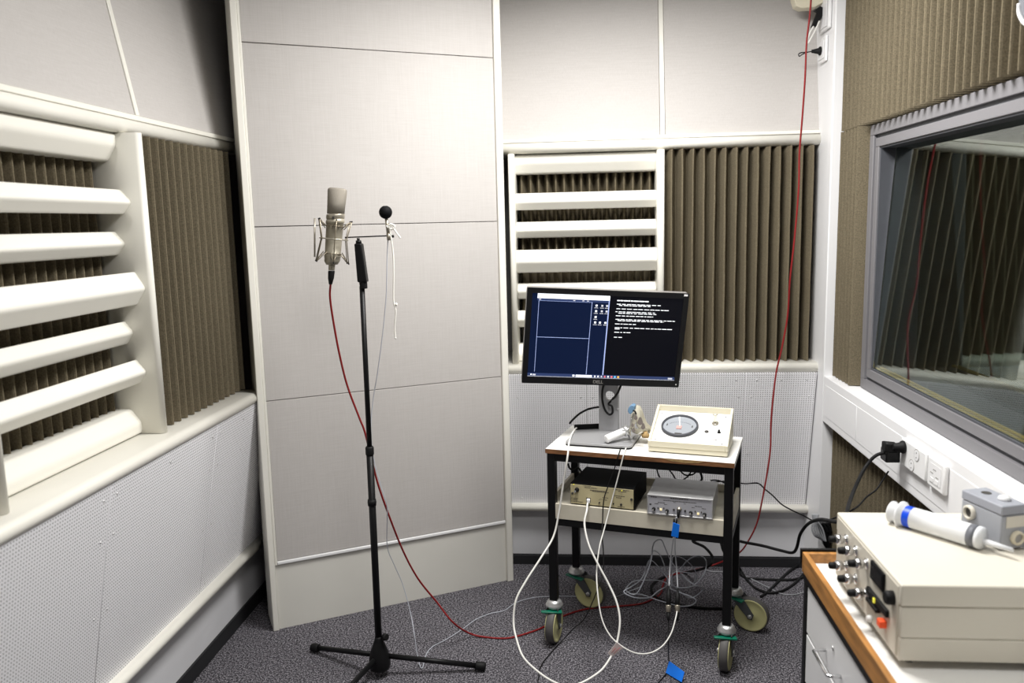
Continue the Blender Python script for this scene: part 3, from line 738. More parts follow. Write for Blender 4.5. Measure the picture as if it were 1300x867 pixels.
for k, (u, v) in enumerate([(.42, .11), (.458, .11), (.49, .11), (.42, .175), (.458, .175), (.49, .175), (.42, .245), (.42, .31), (.452, .31), (.488, .31)]):
    sq('screen_white' if k in (0, 3, 6, 7, 8, 9) else 'screen_dim', u, v, u+.013, v+.022, 4); sq('screen_dim', u-.007, v+.035, u+.018, v+.041, 4)
for u in (.045, .27, .33, .36): sq('screen_dim', u, .066, u+.014, .076, 4)
rw = random.Random(3)
def words(u0, u1, v, h, mn='screen_white', gap=.006):
    u = u0
    while u < u1:
        w_ = rw.uniform(.012, .035); sq(mn, u, v, min(u+w_, u1), v+h, 4); u += w_+gap*rw.uniform(.6, 1.6)
words(.56, .77, .045, .013, gap=.003)
for (u0, u1, v) in ((.56, .86, .090), (.575, .79, .105), (.56, .91, .145), (.555, .82, .180), (.575, .83, .197), (.56, .81, .228), (.56, .965, .270), (.575, .885, .285), (.56, .70, .325), (.56, .95, .370), (.56, .60, .385), (.56, .67, .425), (.56, .615, .485)):
    words(u0, u1, v, .0075)
sq('screen_bar', 0, .955, 1, .995, 5); sq('screen_dim', 0, .992, 1, .9965, 6)
sq('screen_white', .325, .962, .435, .988, 6); sq('screen_white', .303, .963, .317, .985, 6)
for k, mn in enumerate(('screen_white', 'screen_white', 'screen_dim', 'icon_red', 'screen_white', 'icon_red', 'icon_blue', 'icon_orange')):
    u = .450+k*.0225; sq(mn, u, .965, u+.010+(.003 if k > 4 else 0), .985, 6)
sq('screen_white', .02, .966, .03, .982, 6); sq('screen_dim', .035, .966, .055, .985, 6); sq('screen_dim', .955, .966, .985, .984, 6)
m.build('screen', r, None, fix=False)
# maker's lettering on the lower bezel
tcu = bpy.data.curves.new('lettering', 'FONT'); tcu.body = 'DELL'; tcu.size = .0175; tcu.align_x = 'CENTER'; tcu.align_y = 'CENTER'; tcu.extrude = .0002; tcu.offset = .0004
to = bpy.data.objects.new('lettering', tcu); COL.objects.link(to); to.data.materials.append(MATS['screen_dim'] if False else MATS['ink_soft'])
bpy.context.view_layer.update()
dg = bpy.context.evaluated_depsgraph_get(); me = bpy.data.meshes.new_from_object(to.evaluated_get(dg)); bpy.data.objects.remove(to)
def place_text(me, M, par, name, mn):
    me.transform(M); me.transform(Matrix.Translation(-WLOC[par.name])); me.materials.clear(); me.materials.append(MATS[mn])
    o = bpy.data.objects.new(name, me); COL.objects.link(o); o.parent = par; WLOC[o.name] = WLOC[par.name]; return o
place_text(me, MF @ Matrix.Translation((-.012, -.0046, -hh+.0125)) @ Matrix.Rotation(PI/2, 4, 'X'), bzl, 'lettering', 'bezel_edge')
def text_mesh(s, size, off=0):
    c = bpy.data.curves.new('t', 'FONT'); c.body = s; c.size = size; c.offset = off; c.align_x = 'CENTER'; c.align_y = 'CENTER'; c.extrude = .00015
    o = bpy.data.objects.new('t', c); COL.objects.link(o); bpy.context.view_layer.update()
    q_ = bpy.data.meshes.new_from_object(o.evaluated_get(bpy.context.evaluated_depsgraph_get())); bpy.data.objects.remove(o); bpy.data.curves.remove(c); return q_
MB(MF).box((hw-.020, -.0047, hh-.010), (hw-.006, -.0041, hh-.003)).build('corner_sticker', bzl, 'white_plastic')
MB(MF).lathe((hw-.012, -.0041, -hh+.012), (0, -1, 0), [(0, .0025), (.0008, .0025)], 12).build('power_light', bzl, 'white_plastic')
# stand: neck with cable hole, foot plate
nx0, nx1, ny, nz0, nz1 = .139, .216, .258, H+.0145, 1.09
m = MB(TF)
hx, hz, hr = (nx0+nx1)/2+.006, H+.155, .019
# plate with round opening built from ring of quads
def holed(m, x0, x1, z0, z1, cx, cz, rr, ya, yb, n=32):
    outer = []; inner = []
    for i in range(n):
        a = 2*PI*i/n; dx, dz = math.cos(a), math.sin(a)
        t = min(((x1-cx)/dx if dx > 1e-6 else 1e9), ((x0-cx)/dx if dx < -1e-6 else 1e9), ((z1-cz)/dz if dz > 1e-6 else 1e9), ((z0-cz)/dz if dz < -1e-6 else 1e9))
        outer.append((cx+dx*t, cz+dz*t)); inner.append((cx+dx*rr, cz+dz*rr))
    pts = [(x, ya, z) for x, z in outer]+[(x, ya, z) for x, z in inner]+[(x, yb, z) for x, z in outer]+[(x, yb, z) for x, z in inner]
    fs = []
    for i in range(n):
        j = (i+1) % n; fs += [(i, j, n+j, n+i), (2*n+i, 3*n+i, 3*n+j, 2*n+j), (n+i, n+j, 3*n+j, 3*n+i), (i, 2*n+i, 2*n+j, j)]
    m._add(pts, fs)
holed(m, nx0, nx1, H+.10, H+.21, hx, hz, hr, ny, ny+.016)
m.box((nx0, ny, nz0), (nx1, ny+.016, H+.0999)); m.box((nx0, ny, H+.2101), (nx1, ny+.016, nz1+.08))
m.build('stand_neck', r, 'stand_silver')
MB(TF).box((nx0+.008, ny-.02, 1.13), (nx1-.008, ny+.02, 1.20), .004).build('pivot', r, 'bezel')
m = MB(TF); fp = []
for cx, cy, a0 in ((.305-.018, .285-.018, 0), (.055+.018, .285-.018, 90), (.062+.014, .060+.014, 180), (.312-.022, .060+.022, 270)):
    for k in range(6):
        a = math.radians(a0+k*18); rr = .018; fp.append((cx+rr*math.cos(a), cy+rr*math.sin(a), H+.0062))
m.prism(fp, (0, 0, .008), .0015, 2); m.build('foot_plate', r, 'stand_silver')
m = MB(TF).prism([(x, y, H+.0005) for x, y, z in fp], (0, 0, .0055)); m.build('foot_pad', r, 'black_rubber')

# black strap, adapter and cables behind the monitor
def cable(name, pts, rad, mt2, label, cat='cable', seg=8, n=8, group=None):
    return tag(MB().tube(pts, rad, seg, n).build(name, None, mt2), label, cat, group)
m = MB(TF).hexa([(.045, .235, H+.012), (.175, .300, H+.012), (.17, .315, H+.012), (.04, .25, H+.012), (.045, .235, H+.033), (.175, .300, H+.033), (.17, .315, H+.033), (.04, .25, H+.033)], .003)
tag(m.build('cable_strap', None, 'black_matte'), 'black flat cable wrap lying behind the monitor stand at the trolley edge', 'cable wrap')
lp = lambda x, y, v=.252: PP(x, y, tp(0, v, 0), tp(0, 1, 0)-tp(0, 0, 0))
cable('monitor_cable', [lp(771, 480, .24), lp(765.5, 492, .24), lp(764.5, 506, .24), lp(767.5, 519, .238), lp(773, 526, .238), (lp(777.5, 524, .236)), lp(777, 516, .236), lp(772.5, 513, .238), lp(776.5, 508, .262), lp(784, 499, .24), lp(789, 487, .24)], .0042, 'black_rubber', 'black cable looping in front of the silver monitor stand')
cable('power_cable', [lp(761, 516.5, .285), lp(748, 519, .285), lp(736, 525, .28), lp(727, 533, .27), lp(723, 538, .262)], .0042, 'black_rubber', 'black cable arching left from behind the monitor stand')

# ------------------------------------------------------------------ handheld mask with handle
r = thing('breathing_mask', tp(.35, .17, H), 'clear breathing mask with white tube handle lying between monitor stand and gauge box', 'mask')
MK = lambda x, y, v: PP(760+x/11.56, 505+y/11.56, tp(0, v, 0), tp(0, 1, 0)-tp(0, 0, 0))
a, b = MK(107, 665, .075), MK(360, 500, .135); a.z = max(a.z, H+.031); axh = (b-a)
MB().lathe(a, axh, [(0, .0115), (.0015, .0145), (.006, .015), (axh.length, .015), (axh.length+.004, .012)], 24).build('handle', r, 'white_plastic')
MB().lathe(b, axh, [(0, .013), (.004, .019), (.010, .020), (.020, .019), (.026, .014)], 24).build('collar', r, 'zinc')
# mask shell: loft of ellipses from the collar to an open rim
c0 = MK(470, 440, .16); c1 = MK(560, 360, .18); c2 = MK(620, 330, .20)
m = MB()
rim = [MK(520, 130, .20), MK(560, 118, .20), MK(610, 130, .20), MK(640, 190, .20), MK(665, 270, .20), MK(700, 360, .20), MK(770, 430, .205), MK(800, 480, .21), MK(720, 520, .20), MK(660, 560, .19), MK(580, 530, .18), MK(500, 500, .17), MK(470, 430, .165), MK(470, 330, .165), MK(490, 240, .175), MK(505, 180, .19)]
cen = MK(600, 360, .20); rs = []
off = (tp(0, -.055, 0)-tp(0, 0, 0))
for k, (s_k, o_k) in enumerate(((1.06, 0), (1.0, .05), (.93, .25), (.80, .55), (.62, .8), (.42, .95), (.22, 1))):
    rs.append([cen+(p-cen)*s_k+off*o_k for p in rim])
m.rings(rs, cap=False); inner = [[cen+(p-cen)*s_k*.94+off*(o_k*.92) for p in rim] for s_k, o_k in ((1.06, 0), (.93, .25), (.62, .8), (.22, 1))][::-1]
m.build('mask_shell', r, 'mask_skin')
for cx, cy, s in ((612, 340, .95), (655, 415, .75), (548, 285, .6), (515, 470, .55), (500, 400, .45)):
    pts = [MK(cx+s*38*math.cos(t)*(1+.25*math.sin(3*t)), cy+s*62*math.sin(t), .100) for t in [2*PI*i/14 for i in range(14)]]
    MB().prism(pts, off*.08, smooth=False).build('mesh_patch', r, 'mask_grey')
pts = [MK(x, y, .12) for x, y in ((425, 180), (450, 125), (490, 105), (525, 125), (520, 190), (470, 245), (435, 225))]
MB().prism(pts, (tp(0, .035, 0)-tp(0, 0, 0)), .002).build('valve_cap', r, 'blue_cap')
MB().tube([MK(505, 190, .115), MK(535, 200, .112), MK(550, 245, .112)], .003).build('hose', r, 'black_rubber')
MB().tube([MK(520, 290, .11), MK(560, 320, .108), MK(560, 380, .108), MK(590, 440, .108), MK(650, 440, .108), MK(700, 445, .11)], .0019).build('hose', r, 'mask_skin')
MB().tube([MK(350, 480, .10), MK(410, 470, .10), MK(450, 440, .105), MK(475, 360, .108), (MK(480, 300, .108))], .0030).build('hose', r, 'zinc')
MB().tube([MK(470, 560, .10), MK(462, 500, .10), MK(470, 430, .105), MK(540, 370, .108)], .0019).build('hose', r, 'mask_skin')
MB().lathe(MK(688, 578, .165), (0, 0, 1), [(0, .014), (.012, .014), (.014, .008), (.022, .007)], 20).build('port', r, 'edge_chip')
# ------------------------------------------------------------------ gauge box
GA = math.radians(-15.3); GO = P(822.4, 572.6, 'z', H+.004); GF = frame((GO.x, GO.y, H), GA); GW, GD = .281, .207
r = thing('pressure_gauge', GF @ Vector((GW/2, GD/2, 0)), 'cream desktop pressure gauge box with a round dial and sloping white face on the trolley', 'gauge')
MB(GF).box((.002, .002, .004), (GW-.002, GD, .021), .002).build('base', r, 'instr_cream')
for xx, yy in ((.02, .02), (GW-.02, .02), (.02, GD-.02), (GW-.02, GD-.02)): MB(GF).lathe((xx, yy, .0003), (0, 0, 1), [(0, .008), (.004, .009)], 14).build('foot', r, 'black_rubber')
m = MB(GF); wl = .009; fy, fz, by_, bz_ = 0, .044, GD, .132
side = [(fy, .0215), (GD+.004, .0215), (GD+.004, bz_-.004), (GD-.004, bz_), (.006, fz+.003), (fy, fz-.002)]
for xx in (0, GW-wl): m.prism([(xx, y, z) for y, z in side], (wl, 0, 0), .0012, 2)
m.box((wl, 0, .0215), (GW-wl, .006, fz-.001), .001); m.box((wl, GD-.008, .0215), (GW-wl, GD+.004, bz_-.001), .001)
m.build('case', r, 'instr_cream')
sl = math.atan2(bz_-fz-.014, GD-.010)
FF = GF @ Matrix.Translation((wl, .007, fz-.0060)) @ Matrix.Rotation(sl, 4, 'X')   # local x across, y up the slope, z out
fl = (GD-.018)/math.cos(sl)+.001; fwid = GW-2*wl
MB(FF).box((0, 0, -.003), (fwid, fl, 0), 0).build('face_plate', r, 'panel_white')
for (u, v) in ((.014, .018), (.012, fl-.016), (fwid-.014, .014), (fwid-.016, fl-.018)): MB(FF).lathe((u, v, 0), (0, 0, 1), [(0, .0028), (.0015, .002)], 10).build('screw', r, 'ink')
# position dial by survey points
def onface(px, py):
    n_ = (FF.to_3x3() @ Vector((0, 0, 1))); p_ = PP(px, py, FF @ Vector((0, 0, .004)), n_); return FF.inverted() @ p_
dc = onface(863, 540.7); du, dv = dc.x, dc.y
R_ = abs(onface(886.8, 542).x-du)
dl = MB(FF).lathe((du, dv, 0), (0, 0, 1), [(0, R_), (.008, R_), (.012, R_-.003), (.012, R_-.006), (.004, R_-.008)], 48, cap=False).build('dial_ring', r, 'frame_dark')
MB(FF).lathe((du, dv, .001), (0, 0, 1), [(0, R_-.0075), (.003, R_-.0075)], 40).build('dial', dl, 'gauge_face')
m = MB(FF)
for k in range(13):
    a = math.radians(30+k*10); r1 = R_*.62; m.box((du+r1*math.cos(a)-.0008, dv+r1*.55*math.sin(a)+.0, .0041), (du+r1*math.cos(a)+.0008, dv+r1*.55*math.sin(a)+.004, .0046))
m.box((du-.012, dv-R_*.82, .0041), (du+.014, dv-R_*.66, .0048)); m.box((du-R_*.72, dv-.002, .0041), (du-R_*.66, dv+.010, .0046)); m.box((du+R_*.64, dv-.006, .0041), (du+R_*.70, dv+.006, .0046))
m.build('scale_marks', dl, 'ink')
MB(FF).box((du-.010, dv-.020, .0042), (du+.008, dv-.002, .007)).build('pointer_block', dl, 'needle_pink')
MB(FF).hexa([(du-.001, dv-.004, .0072), (du+.003, dv-.004, .0072), (du-.006, dv+R_*.8, .0072), (du-.011, dv+R_*.8, .0072), (du-.001, dv-.004, .0078), (du+.003, dv-.004, .0078), (du-.006, dv+R_*.8, .0078), (du-.011, dv+R_*.8, .0078)]).build('pointer', dl, 'white_plastic')
k_ = onface(897, 547)
MB(FF).lathe((k_.x, k_.y, 0), (0, 0, 1), [(0, .0075), (.002, .0075), (.003, .005), (.0035, .0045)], 20).build('jack', r, 'ink')
k_ = onface(912.8, 548)
MB(FF).lathe((k_.x, k_.y, 0), (0, 0, 1), [(0, .0065), (.002, .006), (.0025, .0042), (.011, .0038), (.012, .002)], 16).build('toggle', r, 'black_rubber')
k_ = onface(908, 537)
o = MB(FF).lathe((k_.x, k_.y, 0), (0, 0, 1), [(0, .0115), (.004, .0115), (.006, .009)], 24).build('port', r, 'nickel')
MB().lathe(FF @ Vector((k_.x, k_.y, .004)), (0, 0, 1), [(0, .0065), (.026, .006), (.030, .0045), (.031, .010), (.034, .010)], 24).build('stopper', o, 'clear_plastic')
k_ = onface(910, 557.5)
me = text_mesh('PG 1', .0095, .0002); place_text(me, FF @ Matrix.Translation((k_.x-.001, k_.y, .0005)), r, 'model_lettering', 'ink')
k_ = onface(897, 556.5); m = MB(FF)
for i in range(7): m.box((k_.x-.012+i*.0034, k_.y-.001, .0001), (k_.x-.012+i*.0034+.0026, k_.y+.0012, .0005))
m.build('faint_print', r, 'ink_soft')

# ------------------------------------------------------------------ the two amplifiers on the shelf
SH = .5485
def printlines(m, rows, y, mn, seed=1):
    g = random.Random(seed); m.m(mn)
    for (x0, x1, z, h) in rows:
        x = x0
        while x < x1:
            w_ = g.uniform(.003, .009); m.box((x, y-.0003, z), (min(x+w_, x1), y, z+h)); x += w_+.0012
BA = math.radians(-16.5); BO = P(724.4, 639.5, 'z', .556)
BF = frame((BO.x, BO.y, SH), BA); BW, BD, BH = .239, .216, .088
r = thing('amplifier', BF @ Vector((BW/2, BD/2, 0)), 'black box amplifier with gold front panel on the trolley shelf', 'amplifier')
MB(BF).box((-.001, .001, .010), (BW+.001, BD, BH), .002).build('case', r, 'black_matte')
MB(BF).box((.001, -.0015, .012), (BW-.001, .001, BH-.003), .0006, 1).build('front_panel', r, 'panel_gold')
for xx, yy in ((.03, .04), (BW-.03, .04), (.03, BD-.03), (BW-.03, BD-.03)): MB(BF).lathe((xx, yy, .0004), (0, 0, 1), [(0, .007), (.010, .008)], 12).build('foot', r, 'black_rubber')
fb = lambda px, py: BF.inverted() @ PP(px, py, BF @ Vector((0, -.002, 0)), BF.to_3x3() @ Vector((0, 1, 0)))
m = MB(BF)
for (xa, ya_, xb) in ((741, 617, 750), (742, 619, 758), (749, 622.5, 770), (752, 624, 773), (778, 621.5, 799), (785, 624, 795), (778, 629.5, 793), (782, 632, 789), (725, 632.5, 734), (725, 634.5, 733), (725, 636.5, 740), (784, 643.5, 793), (765, 632, 772), (766, 635, 771)):
    p, q2 = fb(xa, ya_), fb(xb, ya_+(xb-xa)*.09); printlines(m, [(p.x, q2.x, (p.z+q2.z)/2, .0022)], -.0016, 'ink', int(xa))
for (pp) in ([(760.5, 635.5), (761, 633.5), (765.5, 634)], [(777, 635.5), (779, 636), (779, 639)], [(760, 640.5), (764, 641)], [(774, 642.5), (779, 643)]):
    pl = [BF @ Vector((fb(*t).x, -.0018, fb(*t).z)) for t in pp]; mm = m; sF = m.F; m.F = Matrix.Identity(4); m.m('ink').tube(pl, .0004, 4, 0); m.F = sF
m.build('panel_print', r)
def knob_on(Fr, c, rad, par, mn, name='knob', L=.010):
    return MB(Fr).lathe((c.x, -.0015, c.z), (0, -1, 0), [(0, rad*1.15), (.003, rad*1.1), (.004, rad), (L, rad*.9), (L+.001, rad*.7)], 20).build(name, par, mn)
o = knob_on(BF, fb(732.5, 621.5), .0075, r, 'black_rubber'); c = fb(731, 623); MB(BF).lathe((c.x, -.0128, c.z), (0, -1, 0), [(0, .0045), (.001, .004)], 16).build('cap', o, 'zinc')
knob_on(BF, fb(726.8, 626), .004, r, 'ink', 'screw', .003); knob_on(BF, fb(801.8, 634), .004, r, 'ink', 'screw', .003)
for t in ((761, 638), (778.7, 639.3)): knob_on(BF, fb(*t), .0025, r, 'ink', 'jack', .001)
knob_on(BF, fb(788.6, 640.5), .0038, r, 'ink', 'jack', .002)
for t in ((728.5, 614.8), (789.5, 622.8)): knob_on(BF, fb(*t), .0016, r, 'yellow_led', 'indicator_lamp', .002)
c = fb(747, 634.5); MB(BF).box((c.x-.008, -.003, c.z-.008), (c.x+.008, -.0014, c.z+.008), .0004, 1).build('cable_port', r, 'black_rubber')
RJ = BF @ Vector((c.x, -.003, c.z))

SA = math.radians(-14.2); SO = P(821.8, 651.6, 'z', .556); SF = frame((SO.x, SO.y, SH), SA); SW, SD, SHh = .229, .200, .080
r = thing('amplifier', SF @ Vector((SW/2, SD/2, 0)), 'brushed silver box amplifier with small black knobs on the trolley shelf', 'amplifier')
MB(SF).box((0, .000, .008), (SW, SD, SHh), .0025).build('case', r, 'brushed')
MB(SF).box((.004, -.001, .013), (SW-.004, .0005, SHh-.004), .0004, 1).build('front_panel', r, 'brushed_front')
m = MB(SF); m.box((0, -.004, .0075), (SW, .002, .012), .001); m.box((0, -.004, SHh-.005), (SW, .002, SHh), .001); m.box((0, -.004, .012), (.004, .002, SHh-.005), .001); m.box((SW-.004, -.004, .012), (SW, .002, SHh-.005), .001)
m.build('front_lip', r, 'brushed')
for xx, yy in ((.03, .03), (SW-.03, .03), (.03, SD-.03), (SW-.03, SD-.03)): MB(SF).lathe((xx, yy, .0004), (0, 0, 1), [(0, .007), (.008, .008)], 12).build('foot', r, 'black_rubber')
fs_ = lambda px, py: SF.inverted() @ PP(px, py, SF @ Vector((0, -.0012, 0)), SF.to_3x3() @ Vector((0, 1, 0)))
m = MB(SF)
for (xa, ya_, xb, h) in ((826, 631, 834, .003), (851, 633, 874, .0035), (842, 635.5, 884, .0022), (835, 638, 844, .002), (831, 639.5, 836, .0018), (843, 640.5, 847, .0018), (882, 643, 891, .002), (878, 644.5, 882, .0018), (891, 646, 896, .0018), (824.5, 641, 827, .006), (855, 638, 858, .0018), (868, 640, 871, .0018)):
    p, q2 = fs_(xa, ya_), fs_(xb, ya_+(xb-xa)*.085); printlines(m, [(p.x, q2.x, (p.z+q2.z)/2, h)], -.0011, 'ink', int(xa))
m.build('panel_print', r)
for t in ((830, 646), (846.8, 648.5), (877, 651), (894.5, 653)):
    o = knob_on(SF, fs_(*t), .0058, r, 'black_rubber'); c = fs_(t[0]-.4, t[1]+.3); MB(SF).lathe((c.x, -.0128, c.z), (0, -1, 0), [(0, .0035), (.001, .003)], 14).build('cap', o, 'ink_soft')
for t in ((839, 646.5), (886.3, 652)): 
    c = fs_(*t); MB(SF).box((c.x-.0035, -.003, c.z-.004), (c.x+.0035, -.0008, c.z+.003)).build('indicator_lamp', r, 'amber')
for t in ((835.5, 644.5), (842.8, 645), (882.6, 649), (890.5, 650)): 
    c = fs_(*t); MB(SF).box((c.x-.0018, -.0025, c.z-.004), (c.x+.0018, -.0008, c.z+.002)).build('switch', r, 'ink')
for t in ((855.5, 646.8), (869.8, 648.3)): knob_on(SF, fs_(*t), .0032, r, 'ink', 'jack', .003)
c = fs_(862.3, 646.5)
MB(SF).lathe((c.x, -.001, c.z), (0, -1, 0), [(0, .0085), (.003, .0085), (.004, .0068), (.014, .0062)], 20).build('connector', r, 'nickel')
LC = SF @ Vector((c.x, -.015, c.z))

# ================================================================== MICROPHONE STAND
SX, SY = -.735, 2.655
r = thing('microphone_stand', (SX, SY, 0), 'black tripod microphone stand on the carpet in front of the tall angled panel', 'microphone stand')
MB().lathe((SX, SY, .028), (0, 0, 1), [(0, .020), (.002, .036), (.018, .039), (.045, .036), (.072, .029), (.095, .020), (.112, .014), (.122, .013)], 32).build('hub', r, 'black_metal')
top = Vector((SX+.004, SY, 1.40))
MB().cyl((SX, SY, .10), (SX+.002, SY, .822), .0122, seg=20).build('lower_tube', r, 'black_metal')
MB().cyl((SX+.002, SY, .80), top, .0088, seg=20).build('upper_tube', r, 'black_metal')
MB().lathe((SX+.002, SY, .818), (0, 0, 1), [(0, .0135), (.003, .0145), (.026, .0145), (.030, .012)], 20).build('clutch', r, 'black_rubber')
MB().lathe((SX+.001, SY, 1.036-.40), (0, 0, 1), [(0, .0145), (.012, .0155), (.022, .0145)], 20).build('clamp_ring', r, 'black_rubber')
o = MB().lathe((SX+.014, SY-.003, .150), (.8, -.5, .2), [(0, .006), (.010, .006), (.011, .0125), (.022, .0125), (.024, .010)], 18).build('knob', r, 'black_rubber')
for (fx, fy) in ((-1.012, 2.795), (-.388, 2.697), (-.86, 2.36)):
    f = Vector((fx, fy, .021)); a = Vector((SX, SY, .078)); d = (f-a).normalized()
    k = MB().cyl(a+d*.028, f, .0095, seg=16).build('leg', r, 'black_metal')
    MB().lathe(f-d*.008, d, [(0, .0125), (.003, .0145), (.030, .0160), (.036, .0135), (.038, .009)], 20).build('foot', k, 'black_rubber')
# clamp head
HB = P(461, 358, 'y', SY); HT = P(455.5, 309, 'y', SY); dH = (HT-HB).normalized()
m = MB(); u_ = Vector((1, 0, 0)); 
hx = [HB+u_*s*.0160+Vector((0, t*.016, 0)) for s, t in ((-1, -1), (1, -1), (1, 1), (-1, 1))]; hy = [HT+u_*s*.0125+Vector((0, t*.015, 0)) for s, t in ((-1, -1), (1, -1), (1, 1), (-1, 1))]
m.hexa(hx+hy, .004); m.build('grip_body', r, 'black_metal')
MB().cyl(HB-dH*.022, HB+dH*.002, .0125, .0135, bev=.002).build('grip_collar', r, 'black_rubber')
MB().cyl(HT, HT+dH*.010, .010, .009).build('grip_head', r, 'black_metal')
bx0, bx1 = P(438, 301.5, 'y', SY), P(500, 299, 'y', SY)
MB().cyl(bx0, bx1, .0022, seg=10).build('crossbar', r, 'black_metal')
MB().cyl(HT+dH*.008, HT+dH*.018, .005, seg=12).build('bolt', r, 'black_metal')

# microphone
mt0, mb0 = P(427.2, 238.5, 'y', SY), P(421.8, 331, 'y', SY); mt0.y += .012; axm = (mb0-mt0); Lm = axm.length; axm.normalize()
r = thing('studio_microphone', mb0, 'large nickel studio condenser microphone in a wire cradle on the black stand', 'microphone')
Lh = Lm*.36
um = axm.orthogonal().normalized(); um = (Vector((1, 0, 0))-axm*axm.x).normalized(); vm = axm.cross(um)
def mring(t, rx, ry, pw=3.0, n=32, flat=0):
    out = []
    for i in range(n):
        a = 2*PI*i/n; c, s = math.cos(a), math.sin(a)
        k = (abs(c)**pw+abs(s)**pw)**(-1/pw); out.append(mt0+axm*t+um*rx*k*c+vm*ry*k*s)
    return out
m = MB().rings([mring(0, .024, .010, 2.4), mring(.003, .030, .015, 2.4), mring(.008, .0325, .019, 2.2), mring(Lh*.55, .0305, .0245, 2.0), mring(Lh, .0285, .0285, 2.0)])
m.build('grille', r, 'mesh_nickel')
m = MB().lathe(mt0+axm*Lh, axm, [(0, .0295), (.002, .0305), (.013, .0305), (.015, .0292)], 32); o = m.build('head_ring', r, 'nickel')
c = mt0+axm*(Lh+.010)+Vector((.002, -.030, 0)); MB().box(c-Vector((.004, .002, .004)), c+Vector((.004, .001, .003))).build('badge', o, 'ink')
m = MB().lathe(mt0+axm*(Lh+.015), axm, [(0, .0288), (.004, .0288), (.005, .0305), (.015, .0305), (.016, .0285), (Lm*.64-.035, .0265), (Lm*.64-.034, .0275), (Lm*.64-.026, .0275), (Lm*.64-.025, .0262), (Lm*.64-.014, .0262), (Lm*.64-.002, .019), (Lm*.64+.000, .0)], 32); m.build('body', r, 'mic_body')
m = MB().lathe(mb0-axm*.004, axm, [(0, .0105), (.004, .0115), (.034, .0105), (.036, .009)], 20); m.build('connector', r, 'mic_body')
# spider cradle
r = thing('shock_mount', mb0+Vector((0, 0, .02)), 'wire shock mount cradle holding the studio microphone', 'microphone mount')
cy = mt0+axm*(Lm*.70)
for (dt, rr, tk) in ((0, .046, .0022),):
    pts = [cy+axm*dt+um*rr*math.cos(2*PI*i/28)+vm*rr*math.sin(2*PI*i/28) for i in range(28)]
    MB().tube(pts, tk, 8, 2, closed=True).build('ring', r, 'nickel')
for t, rr in ((Lm*.52, .030), (Lm*.90, .029)):
    pts = [mt0+axm*t+um*rr*math.cos(2*PI*i/24)+vm*rr*math.sin(2*PI*i/24) for i in range(24)]
    MB().tube(pts, .0014, 6, 2, closed=True).build('inner_ring', r, 'steel_wire')
for k in range(6):
    a = 2*PI*k/6+.15; e1 = um*math.cos(a)+vm*math.sin(a); a2 = a+.35; e2 = um*math.cos(a2)+vm*math.sin(a2); a3 = a-.35; e3 = um*math.cos(a3)+vm*math.sin(a3)
    tT, tB = Lm*.44, Lm*1.02
    top_, bot_ = mt0+axm*tT+e1*.060, mt0+axm*tB+e1*.060
    q1, q2 = mt0+axm*Lm*.56+e2*.031, mt0+axm*Lm*.56+e3*.031; s1, s2 = mt0+axm*Lm*.88+e2*.031, mt0+axm*Lm*.88+e3*.031; rg = cy+e1*.046
    m = MB(); m.tube([top_, rg, bot_], .0018, 6, 0)
    for p, q_ in ((top_, q1), (top_, q2), (bot_, s1), (bot_, s2)): m.tube([p, q_], .0012, 5, 0)
    m.build('cradle_wire', r, 'steel_wire')
    MB().sphere(top_, .0028, 10).build('wire_end', r, 'black_rubber'); MB().sphere(bot_, .0028, 10).build('wire_end', r, 'black_rubber')
e0 = P(399.5, 277, 'y', SY); e1 = P(399.5, 326, 'y', SY)
MB().tube([e0, e1], .0030, 8, 0).build('side_bar', r, 'nickel')
MB().lathe(mb0+axm*.0325, axm, [(0, .0105), (.004, .0112), (.026, .0095), (.044, .0055), (.046, .003)], 18)
tag(MB().lathe(mb0+axm*.033, axm, [(0, .0105), (.004, .0112), (.026, .0098), (.046, .0055)], 18).build('cable_connector', None, 'black_rubber'), 'black cable connector plugged into the underside of the studio microphone', 'connector')

# small measurement microphone
r = thing('measurement_microphone', P(495, 300, 'y', SY), 'small microphone with a round black foam ball on the end of the crossbar', 'microphone')
cb = P(489.5, 269.5, 'y', SY); tb = P(493.5, 302, 'y', SY); ad = (tb-cb).normalized()
m = MB(); 
MB().sphere(cb, .0218, 28).build('foam_ball', r, 'black_matte')
MB().cyl(cb+ad*.018, tb-ad*.012, .0055, seg=16).build('body', r, 'nickel')
MB().cyl(tb-ad*.014, tb+ad*.008, .0065, seg=16).build('clip', r, 'nickel')
MB().lathe(tb+Vector((.010, 0, .004)), (1, 0, 0), [(0, .003), (.004, .004), (.008, .003)], 12).build('clip_screw', r, 'black_rubber')
# white string with knot
q = lambda x, y, yy=SY-.012: P(440+x/7.225, 250+y/7.225, 'y', yy)
r = thing('knotted_string', q(410, 270), 'white string knotted round the small microphone and hanging down', 'string')
MB().tube([q(365, 265), q(385, 282), q(410, 262), q(440, 262), q(430, 290), q(400, 292), q(385, 262), q(415, 250), q(440, 275), q(420, 300)], .0028, 8, 5).build('knot', r, 'string')
MB().tube([q(425, 275), q(445, 310), q(470, 345), q(495, 378)], .0028).build('cord_end', r, 'string')
MB().tube([q(400, 285), q(402, 340), q(415, 420), q(428, 540), q(432, 700), q(430, 867), P(500, 385, 'y', SY-.012), P(502.5, 395, 'y', SY-.012), P(501, 415, 'y', SY-.012), P(502, 429, 'y', SY-.012)], .0026).build('cord', r, 'string')
MB().sphere(P(503, 386.5, 'y', SY-.012), .0045, 12, (1, 1, 1.3)).build('cord_knot', r, 'string')
MB().sphere(P(502, 429, 'y', SY-.012), .0034, 12, (1, 1, 1.3)).build('cord_knot', r, 'string')

